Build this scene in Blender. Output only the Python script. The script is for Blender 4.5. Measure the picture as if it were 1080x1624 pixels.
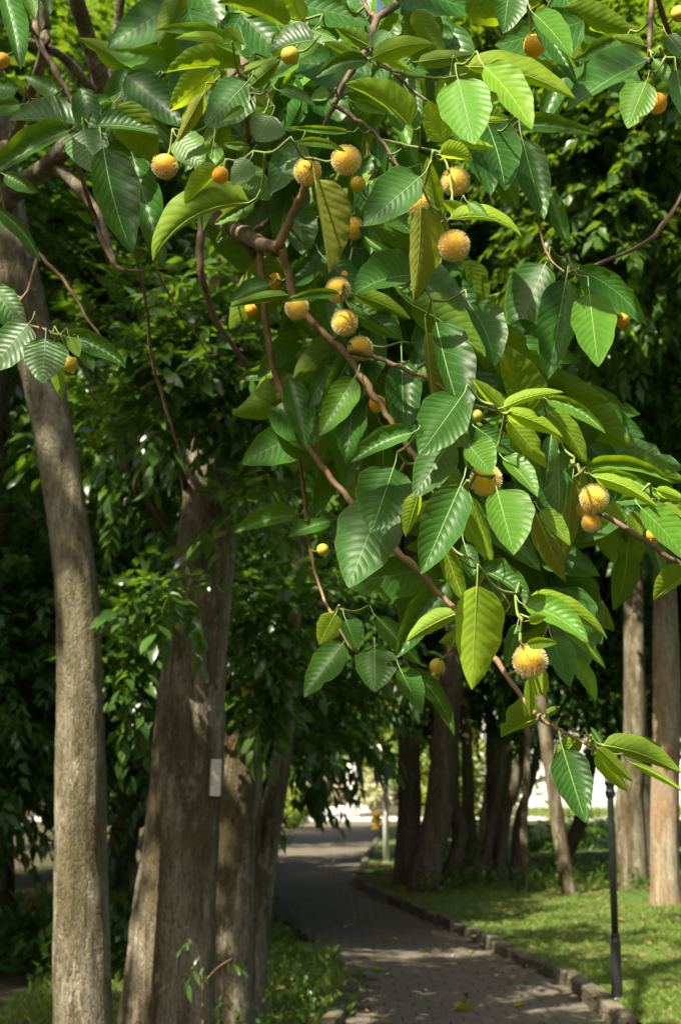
import bpy, math, random
import numpy as np
from mathutils import Vector

# ------------------------------------------------------------------ camera, sky, sun, exposure
sc = bpy.context.scene
for o in list(bpy.data.objects):
    bpy.data.objects.remove(o, do_unlink=True)
C = sc.collection
CAM = Vector((0.0, 0.0, 1.6)); TILT = math.radians(10.6); FP = 2255.0
cam = bpy.data.cameras.new('camera'); cam.lens = 50; cam.sensor_width = 36; cam.sensor_fit = 'AUTO'
cam.clip_start = 0.05; cam.clip_end = 2000
cam.dof.use_dof = True; cam.dof.focus_distance = 2.62; cam.dof.aperture_fstop = 7.0; cam.dof.aperture_blades = 7
camo = bpy.data.objects.new('camera', cam); camo.location = CAM
camo.rotation_euler = (math.pi / 2 + TILT, 0, 0); C.objects.link(camo); sc.camera = camo

SUN_AZ = math.atan2(-0.62, -0.78); SUN_EL = math.radians(52)      # compass angle of the sun (from +Y towards +X)
world = bpy.data.worlds.new('World'); sc.world = world; world.use_nodes = True
wn = world.node_tree.nodes; wl = world.node_tree.links
bg = wn['Background']; sky = wn.new('ShaderNodeTexSky'); sky.sky_type = 'NISHITA'; sky.sun_disc = False
sky.sun_elevation = SUN_EL; sky.sun_rotation = SUN_AZ; sky.air_density = 1.0; sky.dust_density = 6.0; sky.ozone_density = 0.3
wl.new(sky.outputs['Color'], bg.inputs['Color']); bg.inputs['Strength'].default_value = 0.066
sl = bpy.data.lights.new('sun', 'SUN'); sl.energy = 5.0; sl.angle = math.radians(0.55); sl.color = (1.0, 0.91, 0.75)
so = bpy.data.objects.new('sun', sl); C.objects.link(so); so.location = (-20, -16, 30)
sd = Vector((math.sin(SUN_AZ) * math.cos(SUN_EL), math.cos(SUN_AZ) * math.cos(SUN_EL), math.sin(SUN_EL)))
so.rotation_euler = (-sd).to_track_quat('-Z', 'Y').to_euler()
sc.view_settings.view_transform = 'Standard'; sc.view_settings.look = 'None'
sc.view_settings.gamma = 1.0; sc.view_settings.use_curve_mapping = False
sc.view_settings.exposure = 1.55
sc.render.engine = 'CYCLES'
sc.cycles.max_bounces = 6; sc.cycles.diffuse_bounces = 3; sc.cycles.glossy_bounces = 2
sc.cycles.transmission_bounces = 5; sc.cycles.transparent_max_bounces = 4
sc.cycles.caustics_reflective = False; sc.cycles.caustics_refractive = False
sc.cycles.use_denoising = True
sc.render.resolution_x = 680; sc.render.resolution_y = 1024

R = random.Random(7); G = np.random.default_rng(7)
cT, sT = math.cos(TILT), math.sin(TILT)

def at(px, py, Y):
    """world point seen in direction (px, py) of the photograph, at ground distance Y"""
    x = (px - 540) / FP; y = (812 - py) / FP
    dy = cT - y * sT; dz = sT + y * cT
    k = Y / dy
    return Vector((x * k, Y, CAM.z + dz * k))

def gp(px, py, z=0.0):
    x = (px - 540) / FP; y = (812 - py) / FP
    dy = cT - y * sT; dz = sT + y * cT
    k = (z - CAM.z) / dz
    return Vector((x * k, dy * k, z))

# ------------------------------------------------------------------ mesh helpers
def mesh(name, V, F, uv=None, smooth=True):
    me = bpy.data.meshes.new(name)
    V = np.asarray(V, dtype=np.float32)
    if isinstance(F, np.ndarray):
        n = F.shape[0]; k = F.shape[1]
        me.vertices.add(len(V)); me.vertices.foreach_set('co', V.ravel())
        me.loops.add(n * k); me.loops.foreach_set('vertex_index', F.astype(np.int32).ravel())
        me.polygons.add(n)
        me.polygons.foreach_set('loop_start', np.arange(0, n * k, k, dtype=np.int32))
        me.update(calc_edges=True)
    else:
        me.from_pydata([tuple(map(float, v)) for v in V], [], F)
    if smooth:
        me.polygons.foreach_set('use_smooth', np.ones(len(me.polygons), dtype=bool))
    if uv is not None:
        ul = me.uv_layers.new(name='UVMap')
        idx = np.zeros(len(me.loops), dtype=np.int32); me.loops.foreach_get('vertex_index', idx)
        ul.data.foreach_set('uv', np.asarray(uv, dtype=np.float32)[idx].ravel())
    me.update()
    return me

def ob(name, me, mat=None, parent=None, loc=(0, 0, 0), rz=0.0):
    o = bpy.data.objects.new(name, me); C.objects.link(o)
    if mat is not None and me is not None and len(me.materials) == 0:
        me.materials.append(mat)
    o.location = loc; o.rotation_euler = (0, 0, rz)
    if parent is not None: o.parent = parent
    return o

def tag(o, label=None, cat=None, group=None, kind=None):
    if label: o['label'] = label
    if cat: o['category'] = cat
    if group: o['group'] = group
    if kind: o['kind'] = kind
    return o

def catmull(P, n):
    P = [np.array(p, float) for p in P]
    Q = [2 * P[0] - P[1]] + P + [2 * P[-1] - P[-2]]
    out = []
    for i in range(1, len(Q) - 2):
        for j in range(n):
            t = j / n
            a, b, c, d = Q[i - 1], Q[i], Q[i + 1], Q[i + 2]
            out.append(0.5 * ((2 * b) + (c - a) * t + (2 * a - 5 * b + 4 * c - d) * t * t + (3 * b - a - 3 * c + d) * t ** 3))
    out.append(P[-1])
    return np.array(out)

def tube(P, rad, seg=8, bump=0.0, rough=None, ridge=0.0, nr=9, seed=0):
    P = np.asarray(P, float); rad = np.asarray(rad, float); n = len(P)
    T = np.gradient(P, axis=0); T /= np.linalg.norm(T, axis=1)[:, None] + 1e-9
    ref = np.array([0.3, 1.0, 0.1]) if abs(T[0][2]) > 0.6 else np.array([0, 0, 1.0])
    A = np.cross(T, ref); A /= np.linalg.norm(A, axis=1)[:, None] + 1e-9
    B = np.cross(T, A)
    th = np.linspace(0, 2 * math.pi, seg, endpoint=False)
    g = np.random.default_rng(seed)
    rr = rad[:, None] * np.ones((n, seg))
    if bump:
        ph = g.uniform(0, 6.28, 8)
        z = np.cumsum(np.r_[0, np.linalg.norm(np.diff(P, axis=0), axis=1)])[:, None]
        w = (np.sin(2 * th + z * 1.3 + ph[0]) + np.sin(3 * th - z * 2.1 + ph[1]) * .8 + np.sin(th + z * 3.3 + ph[2]) * .7
             + np.sin(5 * th + z * 5.0 + ph[3]) * .35)
        rr = rr * (1 + bump * w)
        if ridge:
            rr = rr * (1 + ridge * np.abs(np.sin(nr * th + np.sin(z * 2 + ph[4]) * 1.2 + ph[5])) * (0.6 + 0.4 * np.sin(z * 7 + ph[6])))
            rr = rr * (1 + g.normal(0, ridge * 0.25, rr.shape))
    V = P[:, None, :] + rr[..., None] * (np.cos(th)[None, :, None] * A[:, None, :] + np.sin(th)[None, :, None] * B[:, None, :])
    V = V.reshape(-1, 3)
    i = np.arange(n - 1)[:, None] * seg; j = np.arange(seg)[None, :]; j2 = (j + 1) % seg
    F = np.stack([i + j, i + j2, i + seg + j2, i + seg + j], -1).reshape(-1, 4)
    V = np.vstack([V, P[0], P[-1]]); c0 = len(V) - 2; c1 = len(V) - 1
    FL = [tuple(f) for f in F.tolist()]
    FL += [(c0, (k + 1) % seg, k) for k in range(seg)]
    b = (n - 1) * seg
    FL += [(c1, b + k, b + (k + 1) % seg) for k in range(seg)]
    return V, FL

def join(parts):
    V = []; F = []; o = 0
    for v, f in parts:
        V.append(np.asarray(v, float)); F += [tuple(int(i) + o for i in q) for q in f]; o += len(v)
    return np.vstack(V), F

def box(x0, x1, y0, y1, z0, z1):
    V = [(x0, y0, z0), (x1, y0, z0), (x1, y1, z0), (x0, y1, z0), (x0, y0, z1), (x1, y0, z1), (x1, y1, z1), (x0, y1, z1)]
    F = [(0, 3, 2, 1), (4, 5, 6, 7), (0, 1, 5, 4), (1, 2, 6, 5), (2, 3, 7, 6), (3, 0, 4, 7)]
    return np.array(V, float), F

def bevbox(x0, x1, y0, y1, z0, z1, b):
    """box with chamfered top edges"""
    V = [(x0, y0, z0), (x1, y0, z0), (x1, y1, z0), (x0, y1, z0), (x0, y0, z1 - b), (x1, y0, z1 - b), (x1, y1, z1 - b), (x0, y1, z1 - b),
         (x0 + b, y0 + b, z1), (x1 - b, y0 + b, z1), (x1 - b, y1 - b, z1), (x0 + b, y1 - b, z1)]
    F = [(0, 3, 2, 1), (8, 9, 10, 11), (0, 1, 5, 4), (1, 2, 6, 5), (2, 3, 7, 6), (3, 0, 4, 7),
         (4, 5, 9, 8), (5, 6, 10, 9), (6, 7, 11, 10), (7, 4, 8, 11)]
    return np.array(V, float), F

def lathe(prof, seg=20):
    V = []; F = []
    for (r, z) in prof:
        for k in range(seg):
            a = 2 * math.pi * k / seg; V.append((r * math.cos(a), r * math.sin(a), z))
    for i in range(len(prof) - 1):
        for k in range(seg):
            k2 = (k + 1) % seg
            F.append((i * seg + k, i * seg + k2, (i + 1) * seg + k2, (i + 1) * seg + k))
    F.append(tuple(reversed(range(seg)))); b = (len(prof) - 1) * seg
    F.append(tuple(b + k for k in range(seg)))
    return np.array(V, float), F

# ------------------------------------------------------------------ materials
class N:
    def __init__(s, name):
        s.m = bpy.data.materials.new(name); s.m.use_nodes = True
        s.t = s.m.node_tree; s.t.nodes.clear()
        s.out = s.t.nodes.new('ShaderNodeOutputMaterial')
    def n(s, ty, **kw):
        x = s.t.nodes.new(ty)
        for k, v in kw.items(): setattr(x, k, v)
        return x
    def l(s, a, b): s.t.links.new(a, b)
    def val(s, sock, v):
        if isinstance(v, bpy.types.NodeSocket): s.l(v, sock)
        else: sock.default_value = v
    def math(s, op, a, b=0.0, c=None, clamp=False):
        x = s.n('ShaderNodeMath', operation=op, use_clamp=clamp)
        s.val(x.inputs[0], a); s.val(x.inputs[1], b)
        if c is not None: s.val(x.inputs[2], c)
        return x.outputs[0]
    def mix(s, f, a, b, blend='MIX'):
        x = s.n('ShaderNodeMix', data_type='RGBA', blend_type=blend)
        s.val(x.inputs[0], f)
        for k, v in ((6, a), (7, b)):
            s.val(x.inputs[k], v if isinstance(v, bpy.types.NodeSocket) else (*v, 1.0))
        return x.outputs[2]
    def noise(s, scale, detail=4, vec=None, rough=0.55):
        x = s.n('ShaderNodeTexNoise'); x.inputs['Scale'].default_value = scale; x.inputs['Detail'].default_value = detail
        x.inputs['Roughness'].default_value = rough
        if vec is not None: s.l(vec, x.inputs['Vector'])
        return x.outputs['Fac']
    def mapr(s, v, a, b, c, d):
        x = s.n('ShaderNodeMapRange'); s.l(v, x.inputs[0])
        for k, q in enumerate((a, b, c, d)): x.inputs[k + 1].default_value = q
        return x.outputs[0]
    def coord(s, kind='Object', scale=None):
        t = s.n('ShaderNodeTexCoord').outputs[kind]
        if scale:
            m = s.n('ShaderNodeMapping'); s.l(t, m.inputs[0]); m.inputs['Scale'].default_value = scale; t = m.outputs[0]
        return t
    def bump(s, h, strength, dist):
        b = s.n('ShaderNodeBump'); s.l(h, b.inputs['Height']); b.inputs['Strength'].default_value = strength
        b.inputs['Distance'].default_value = dist
        return b.outputs[0]
    def bsdf(s, col, rough=0.6, normal=None, spec=0.5, **kw):
        p = s.n('ShaderNodeBsdfPrincipled')
        s.val(p.inputs['Base Color'], col if isinstance(col, bpy.types.NodeSocket) else (*col, 1.0))
        s.val(p.inputs['Roughness'], rough); s.val(p.inputs['Specular IOR Level'], spec)
        for k, v in kw.items(): s.val(p.inputs[k], v)
        if normal is not None: s.l(normal, p.inputs['Normal'])
        return p.outputs[0]
    def done(s, sh): s.l(sh, s.out.inputs['Surface']); return s.m

def hero_leaf(name, up, under, trans, rough=0.33, spots=0.0, tfac=0.38):
    m = N(name)
    uvn = m.coord('UV'); sp = m.n('ShaderNodeSeparateXYZ'); m.l(uvn, sp.inputs[0])
    s_, t_ = sp.outputs[0], sp.outputs[1]
    at_ = m.math('ABSOLUTE', t_)
    oi = m.n('ShaderNodeObjectInfo').outputs['Random']
    # side veins: arcs that run out and forward from the midrib
    q = m.math('MULTIPLY', m.math('SUBTRACT', s_, m.math('MULTIPLY', m.math('POWER', at_, 1.2), 0.19)), 11.0)
    fr = m.math('FRACT', m.math('ADD', q, m.math('MULTIPLY', oi, 3.0)))
    dist = m.math('ABSOLUTE', m.math('SUBTRACT', fr, 0.5))            # 0.5 on the vein, 0 between
    vein = m.mapr(dist, 0.445, 0.49, 0.0, 1.0)
    vein = m.math('MULTIPLY', vein, m.mapr(at_, 0.6, 1.0, 1.0, 0.25))
    rib = m.mapr(at_, 0.010, 0.035, 1.0, 0.0)
    obj = m.coord('Object')
    nz = m.noise(38, 4, obj); nz2 = m.noise(9, 2, obj)
    geo = m.n('ShaderNodeNewGeometry'); bf = geo.outputs['Backfacing']
    var = m.math('ADD', m.mapr(oi, 0, 1, 0.72, 1.28), m.math('MULTIPLY', m.math('SUBTRACT', nz, 0.5), 0.45))
    up2 = m.mix(m.mapr(nz2, 0.35, 0.7, 0, .55), up, (up[0] * 1.35, up[1] * 1.12, up[2] * .8))
    c = m.mix(bf, up2, under)
    sp2 = m.noise(55, 3, obj, .6)
    c = m.mix(m.math('MULTIPLY', m.mapr(sp2, .70, .74, 0, .75), m.mapr(nz2, .45, .55, 0, 1)), c, (0.10, 0.06, 0.02))      # brown blemishes
    c = m.mix(m.mapr(m.noise(20, 3, m.coord('Object')), .62, .8, 0, .35), c, (0.13, 0.17, 0.03))
    if spots:
        v = m.noise(160, 2, obj)
        c = m.mix(m.math('MULTIPLY', m.mapr(v, .55, .62, 0, 1), spots), c, (0.16, 0.13, 0.02))
    vm = m.n('ShaderNodeVectorMath', operation='SCALE'); m.l(c, vm.inputs[0]); m.l(var, vm.inputs['Scale'])
    c = vm.outputs[0]
    vc = m.mix(bf, (0.20, 0.33, 0.12), (0.26, 0.36, 0.10))
    c = m.mix(m.math('MAXIMUM', m.math('MULTIPLY', vein, m.math('MULTIPLY_ADD', bf, .25, .42)), m.math('MULTIPLY', rib, 0.5)), c, vc)
    edge = m.mapr(m.math('ADD', at_, m.math('MULTIPLY', nz, .05)), 0.985, 1.02, 0.0, 0.5)
    c = m.mix(edge, c, (0.18, 0.26, 0.06))
    # quilted relief between the veins
    sgn = m.math('MULTIPLY_ADD', bf, -2.0, 1.0)
    h = m.math('SUBTRACT', m.math('MULTIPLY', m.math('COSINE', m.math('MULTIPLY', dist, 6.283)), .6), m.math('MULTIPLY', vein, 0.6))
    h = m.math('MULTIPLY', m.math('ADD', h, m.math('MULTIPLY', nz, 0.5)), sgn)
    nb = m.bump(h, 0.3, 0.0010)
    rg = m.math('ADD', rough - .10, m.math('MULTIPLY', nz2, .2))
    p = m.bsdf(c, m.math('ADD', rg, m.math('MULTIPLY', bf, .2)), nb, spec=0.20)
    tr = m.n('ShaderNodeBsdfTranslucent')
    tcol = m.mix(m.math('MULTIPLY', vein, .45), trans, tuple(x * 1.5 for x in trans))
    m.l(tcol, tr.inputs[0])
    mx = m.n('ShaderNodeMixShader'); mx.inputs[0].default_value = tfac
    m.l(p, mx.inputs[1]); m.l(tr.outputs[0], mx.inputs[2])
    return m.done(mx.outputs[0])

M = {}
M['leaf_d'] = hero_leaf('leaf_mature', (0.028, 0.104, 0.016), (0.09, 0.18, 0.013), (0.22, 0.38, 0.008), 0.36)
M['leaf_m'] = hero_leaf('leaf_mid', (0.068, 0.19, 0.018), (0.15, 0.25, 0.013), (0.35, 0.52, 0.008), 0.38)
M['leaf_y'] = hero_leaf('leaf_young', (0.14, 0.29, 0.028), (0.22, 0.34, 0.02), (0.48, 0.66, 0.014), 0.42, tfac=.48)
M['leaf_o'] = hero_leaf('leaf_ageing', (0.14, 0.17, 0.03), (0.20, 0.23, 0.03), (0.36, 0.42, 0.02), 0.5, spots=.6)
M['leaf_w'] = hero_leaf('leaf_yellow', (0.42, 0.36, 0.03), (0.45, 0.40, 0.04), (0.6, 0.5, 0.03), 0.55, spots=.3)

def cloud_leaf(name, a, b, trans, rough=0.4, tfac=0.35, rare=None):
    m = N(name)
    geo = m.n('ShaderNodeNewGeometry'); r = geo.outputs['Random Per Island']
    obj = m.coord('Object')
    c = m.mix(r, a, b)
    if rare: c = m.mix(m.math('GREATER_THAN', r, 0.988), c, rare)
    c = m.mix(m.math('MULTIPLY', geo.outputs['Backfacing'], .5), c, (0.09, 0.16, 0.04))
    p = m.bsdf(c, rough, spec=0.5)
    tr = m.n('ShaderNodeBsdfTranslucent'); tr.inputs[0].default_value = (*trans, 1)
    mx = m.n('ShaderNodeMixShader'); mx.inputs[0].default_value = tfac
    m.l(p, mx.inputs[1]); m.l(tr.outputs[0], mx.inputs[2])
    return m.done(mx.outputs[0])

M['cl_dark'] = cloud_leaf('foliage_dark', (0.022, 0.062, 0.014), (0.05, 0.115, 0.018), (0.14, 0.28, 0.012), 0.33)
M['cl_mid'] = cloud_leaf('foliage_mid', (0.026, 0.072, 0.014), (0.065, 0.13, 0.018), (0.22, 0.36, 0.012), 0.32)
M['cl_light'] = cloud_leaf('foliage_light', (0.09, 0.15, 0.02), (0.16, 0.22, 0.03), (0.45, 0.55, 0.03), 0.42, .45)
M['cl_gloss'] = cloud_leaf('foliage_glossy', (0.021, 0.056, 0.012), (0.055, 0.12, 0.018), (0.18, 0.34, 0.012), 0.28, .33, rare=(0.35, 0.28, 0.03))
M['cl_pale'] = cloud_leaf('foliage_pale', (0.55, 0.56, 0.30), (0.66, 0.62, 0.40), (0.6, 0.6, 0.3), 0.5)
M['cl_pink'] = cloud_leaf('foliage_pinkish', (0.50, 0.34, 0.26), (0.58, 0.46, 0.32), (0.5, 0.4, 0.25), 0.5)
M['grass'] = cloud_leaf('grass_blades', (0.095, 0.16, 0.02), (0.20, 0.27, 0.035), (0.38, 0.48, 0.03), 0.5, .35, rare=(0.28, 0.25, 0.09))
M['litter'] = cloud_leaf('leaf_litter', (0.09, 0.05, 0.025), (0.22, 0.13, 0.06), (0.2, 0.1, 0.04), 0.7, .12, rare=(0.35, 0.27, 0.05))

def bark(name, c1, c2, c3, moss, moss_amt=.6, rough=.9):
    m = N(name)
    o2 = m.coord('Object')
    fine = m.noise(1.0, 5, m.coord('Object', (85, 85, 16)), .7)          # short upright fissures
    mid = m.noise(1.0, 6, m.coord('Object', (26, 26, 4)), .65)
    big = m.noise(1.0, 5, m.coord('Object', (6, 6, 1.0)), .6)
    pat = m.noise(1.9, 4, o2, .6); spk = m.noise(140, 2, o2)
    c = m.mix(m.mapr(mid, .34, .66, 0, 1), c1, c2)
    lich = m.noise(1.0, 6, m.coord('Object', (9, 9, 3.2)), .75)
    c = m.mix(m.mapr(big, .46, .62, 0, .6), c, c3)                        # pale lichen streaks and patches
    c = m.mix(m.mapr(lich, .54, .62, 0, .7), c, c3)
    c = m.mix(m.math('MULTIPLY', m.mapr(pat, .44, .60, 0, 1), moss_amt), c, moss)
    c = m.mix(m.mapr(big, .28, .42, .55, 0), c, tuple(x * .5 for x in c1))
    c = m.mix(m.mapr(fine, .50, .66, 0, .75), c, tuple(x * .33 for x in c1))
    c = m.mix(m.mapr(spk, .64, .74, 0, .55), c, tuple(min(1, x * 1.15) for x in c3))
    vo = m.n('ShaderNodeTexVoronoi', feature='DISTANCE_TO_EDGE'); vo.inputs['Scale'].default_value = 1.0
    m.l(m.coord('Object', (75, 75, 20)), vo.inputs['Vector'])
    crack = m.mapr(m.math('ADD', vo.outputs['Distance'], m.math('MULTIPLY', mid, .2)), .10, .24, 0, 1)
    c = m.mix(m.math('MULTIPLY_ADD', crack, -.25, .25), c, tuple(x * .3 for x in c1))
    h = m.math('ADD', m.math('MULTIPLY', crack, .25), m.math('SUBTRACT', m.math('MULTIPLY', mid, .8), m.math('MULTIPLY', fine, .6)))
    return m.done(m.bsdf(c, rough, m.bump(h, 1.0, .016), spec=.2))

M['bark_grey'] = bark('bark_grey', (0.085, 0.072, 0.042), (0.18, 0.155, 0.095), (0.40, 0.37, 0.28), (0.085, 0.072, 0.022))
M['bark_brown'] = bark('bark_brown', (0.075, 0.060, 0.033), (0.165, 0.134, 0.078), (0.40, 0.36, 0.27), (0.078, 0.062, 0.019))
M['bark_dark'] = bark('bark_dark', (0.06, 0.045, 0.03), (0.13, 0.10, 0.07), (0.2, 0.17, 0.12), (0.07, 0.08, 0.03))
M['bark_warm'] = bark('bark_warm', (0.22, 0.16, 0.10), (0.38, 0.30, 0.20), (0.48, 0.43, 0.32), (0.34, 0.19, 0.09), moss_amt=.6)

def twigmat(name, a, b, lent=.35):
    m = N(name); o = m.coord('Object')
    n = m.noise(60, 4, o); n2 = m.noise(14, 3, o)
    c = m.mix(m.mapr(n2, .35, .65, 0, 1), a, b)
    c = m.mix(m.mapr(n, .6, .72, 0, lent), c, (0.42, 0.36, 0.27))
    return m.done(m.bsdf(c, .65, m.bump(n, .6, .002), spec=.35))
M['limb'] = twigmat('limb_bark', (0.075, 0.048, 0.026), (0.15, 0.10, 0.055))
M['twig'] = twigmat('twig_bark', (0.13, 0.075, 0.035), (0.2, 0.13, 0.06), .25)
M['greentwig'] = twigmat('green_twig', (0.13, 0.19, 0.04), (0.19, 0.22, 0.06), .1)
def plain(name, col, rough=.6, amp=.25, sc_=20, spec=.4, metal=0.0):
    m = N(name); n = m.noise(sc_, 4, m.coord('Object'))
    c = m.mix(m.mapr(n, .3, .7, 0, 1), tuple(x * (1 - amp) for x in col), tuple(min(1, x * (1 + amp)) for x in col))
    return m.done(m.bsdf(c, rough, m.bump(n, .3, .003), spec=spec, Metallic=metal))
M['midrib'] = plain('midrib', (0.17, 0.28, 0.08), .5, .15)
M['midrib_y'] = plain('midrib_young', (0.30, 0.40, 0.08), .5, .15)

def flower(name, fr, stops):
    m = N(name); v = m.n('ShaderNodeVectorMath', operation='LENGTH'); m.l(m.coord('Object'), v.inputs[0])
    rp = m.n('ShaderNodeValToRGB'); m.l(m.math('DIVIDE', v.outputs['Value'], fr), rp.inputs[0])
    rp.color_ramp.elements[0].position = stops[0][0]; rp.color_ramp.elements[0].color = (*stops[0][1], 1)
    rp.color_ramp.elements[1].position = stops[-1][0]; rp.color_ramp.elements[1].color = (*stops[-1][1], 1)
    for p, c in stops[1:-1]:
        e = rp.color_ramp.elements.new(p); e.color = (*c, 1)
    sh = m.bsdf(rp.outputs[0], .6, spec=.2)
    tr = m.n('ShaderNodeBsdfTranslucent'); m.l(rp.outputs[0], tr.inputs[0])
    mx = m.n('ShaderNodeMixShader'); mx.inputs[0].default_value = .45
    m.l(sh, mx.inputs[1]); m.l(tr.outputs[0], mx.inputs[2])
    return m.done(mx.outputs[0])
RB = 0.0255
M['core'] = plain('flower_core', (0.98, 0.58, 0.05), .6, .1, 500)
M['florets'] = flower('flower_florets', RB, [(0.70, (0.97, 0.60, 0.05)), (0.80, (0.97, 0.68, 0.11)), (0.86, (0.95, 0.76, 0.28)), (0.90, (0.96, 0.89, 0.56)), (1.0, (0.96, 0.93, 0.72))])
M['bud_orange'] = plain('bud_orange', (0.80, 0.38, 0.02), .55, .25, 700)
M['bud_yellow'] = plain('bud_yellow', (0.58, 0.44, 0.04), .55, .25, 700)
M['bud_green'] = plain('bud_green', (0.34, 0.36, 0.05), .55, .2, 700)

# ground, paths
def ground_mat():
    m = N('ground_soil'); o = m.coord('Object')
    n = m.noise(.7, 5, o); n2 = m.noise(14, 5, o, .7)
    c = m.mix(m.mapr(n2, .3, .7, 0, 1), (0.035, 0.026, 0.016), (0.085, 0.06, 0.035))
    c = m.mix(m.mapr(n, .45, .6, 0, .8), c, (0.04, 0.065, 0.018))
    return m.done(m.bsdf(c, .95, m.bump(n2, .8, .02), spec=.2))
def lawn_mat():
    m = N('lawn_turf'); o = m.coord('Object')
    n = m.noise(1.1, 5, o); n2 = m.noise(30, 5, o, .7)
    c = m.mix(m.mapr(n2, .3, .7, 0, 1), (0.045, 0.085, 0.018), (0.09, 0.14, 0.03))
    c = m.mix(m.mapr(n, .52, .66, 0, .7), c, (0.13, 0.11, 0.05))
    return m.done(m.bsdf(c, .95, m.bump(n2, .8, .02), spec=.2))
def paver_mat():
    m = N('paver_concrete'); o = m.coord('Generated'); w = m.n('ShaderNodeNewGeometry')
    r = m.n('ShaderNodeObjectInfo').outputs['Random']; ri = w.outputs['Random Per Island']
    pos = w.outputs['Position']
    n = m.noise(45, 5, pos, .7); n2 = m.noise(1.5, 4, pos)
    c = m.mix(m.math('FRACT', m.math('ADD', r, ri)), (0.112, 0.096, 0.070), (0.135, 0.116, 0.085))
    c = m.mix(m.mapr(n, .4, .7, 0, .5), c, (0.06, 0.052, 0.038))
    c = m.mix(m.mapr(n2, .48, .62, 0, .45), c, (0.085, 0.09, 0.05))
    return m.done(m.bsdf(c, .85, m.bump(n, .5, .004), spec=.3))
def kerb_mat():
    m = N('kerb_stone'); w = m.n('ShaderNodeNewGeometry'); pos = w.outputs['Position']
    r = m.n('ShaderNodeObjectInfo').outputs['Random']
    n = m.noise(22, 5, pos, .7); n2 = m.noise(4, 3, pos)
    c = m.mix(r, (0.075, 0.066, 0.045), (0.17, 0.145, 0.10))
    c = m.mix(m.mapr(n2, .42, .6, 0, .75), c, (0.05, 0.055, 0.03))
    c = m.mix(m.mapr(n, .5, .7, 0, .5), c, (0.05, 0.045, 0.035))
    return m.done(m.bsdf(c, .9, m.bump(n, .7, .01), spec=.25))
M['ground'] = ground_mat(); M['lawn'] = lawn_mat(); M['paver'] = paver_mat(); M['kerb'] = kerb_mat()
M['joint'] = plain('path_bedding', (0.095, 0.084, 0.056), .95, .4, 30)
M['asphalt'] = plain('road_surface', (0.45, 0.43, 0.39), .9, .12, 8)
M['black'] = plain('black_painted_metal', (0.018, 0.020, 0.022), .35, .3, 30, spec=.6)
M['glass'] = plain('lamp_diffuser', (0.62, 0.62, 0.58), .3, .05)
M['white'] = plain('white_paint', (0.78, 0.77, 0.74), .6, .06)
M['whitewall'] = plain('white_render', (0.80, 0.79, 0.76), .8, .05, 2)
M['roof'] = plain('roof_tile', (0.30, 0.13, 0.08), .8, .3, 6)
M['winglass'] = plain('dark_window', (0.03, 0.035, 0.04), .1, .2, 3, spec=.7)
M['yellow'] = plain('yellow_paint', (0.72, 0.42, 0.02), .5, .12)
M['plate'] = plain('pale_plate', (0.56, 0.54, 0.46), .6, .18, 60)
M['wood'] = plain('weathered_wood', (0.17, 0.14, 0.10), .85, .3, 30)
M['rawwood'] = plain('raw_wood', (0.42, 0.30, 0.17), .8, .3, 40)
M['stone'] = plain('pale_stone', (0.62, 0.60, 0.55), .85, .2, 5)

# ------------------------------------------------------------------ leaf clouds
def template(hi):
    if hi:
        rows = [(.2, .62), (.5, .95), (.78, .55)]
        V = [(0, 0, 0)]
        for s, w in rows:
            z = -.16 * s * s
            V += [(s, -.20 * w, z + .06 * w), (s, 0, z), (s, .20 * w, z + .06 * w)]
        V.append((1, 0, -.2))
        F = [(0, 1, 2), (0, 2, 3)]
        for r in (0, 1):
            a = 1 + 3 * r; b = a + 3
            F += [(a, b, b + 1), (a, b + 1, a + 1), (a + 1, b + 1, b + 2), (a + 1, b + 2, a + 2)]
        F += [(7, 10, 8), (8, 10, 9)]
    else:
        V = [(0, 0, 0), (.42, -.2, .05), (.46, 0, -.03), (.42, .2, .05), (1, 0, -.16)]
        F = [(0, 1, 2), (0, 2, 3), (1, 4, 2), (2, 4, 3)]
    return np.array(V, float), np.array(F)

def leaves_from(pos, d, up, size, hi, wid=1.0):
    T, F = template(hi)
    T = T.copy(); T[:, 1] *= wid
    d = d / (np.linalg.norm(d, axis=1)[:, None] + 1e-9)
    y = np.cross(up, d); y /= np.linalg.norm(y, axis=1)[:, None] + 1e-9
    z = np.cross(d, y)
    Mx = np.stack([d, y, z], 2) * size[:, None, None]
    V = np.einsum('nij,kj->nki', Mx, T) + pos[:, None, :]
    n = len(pos); k = len(T)
    FF = (F[None] + (np.arange(n) * k)[:, None, None]).reshape(-1, 3)
    return V.reshape(-1, 3), FF

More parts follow.
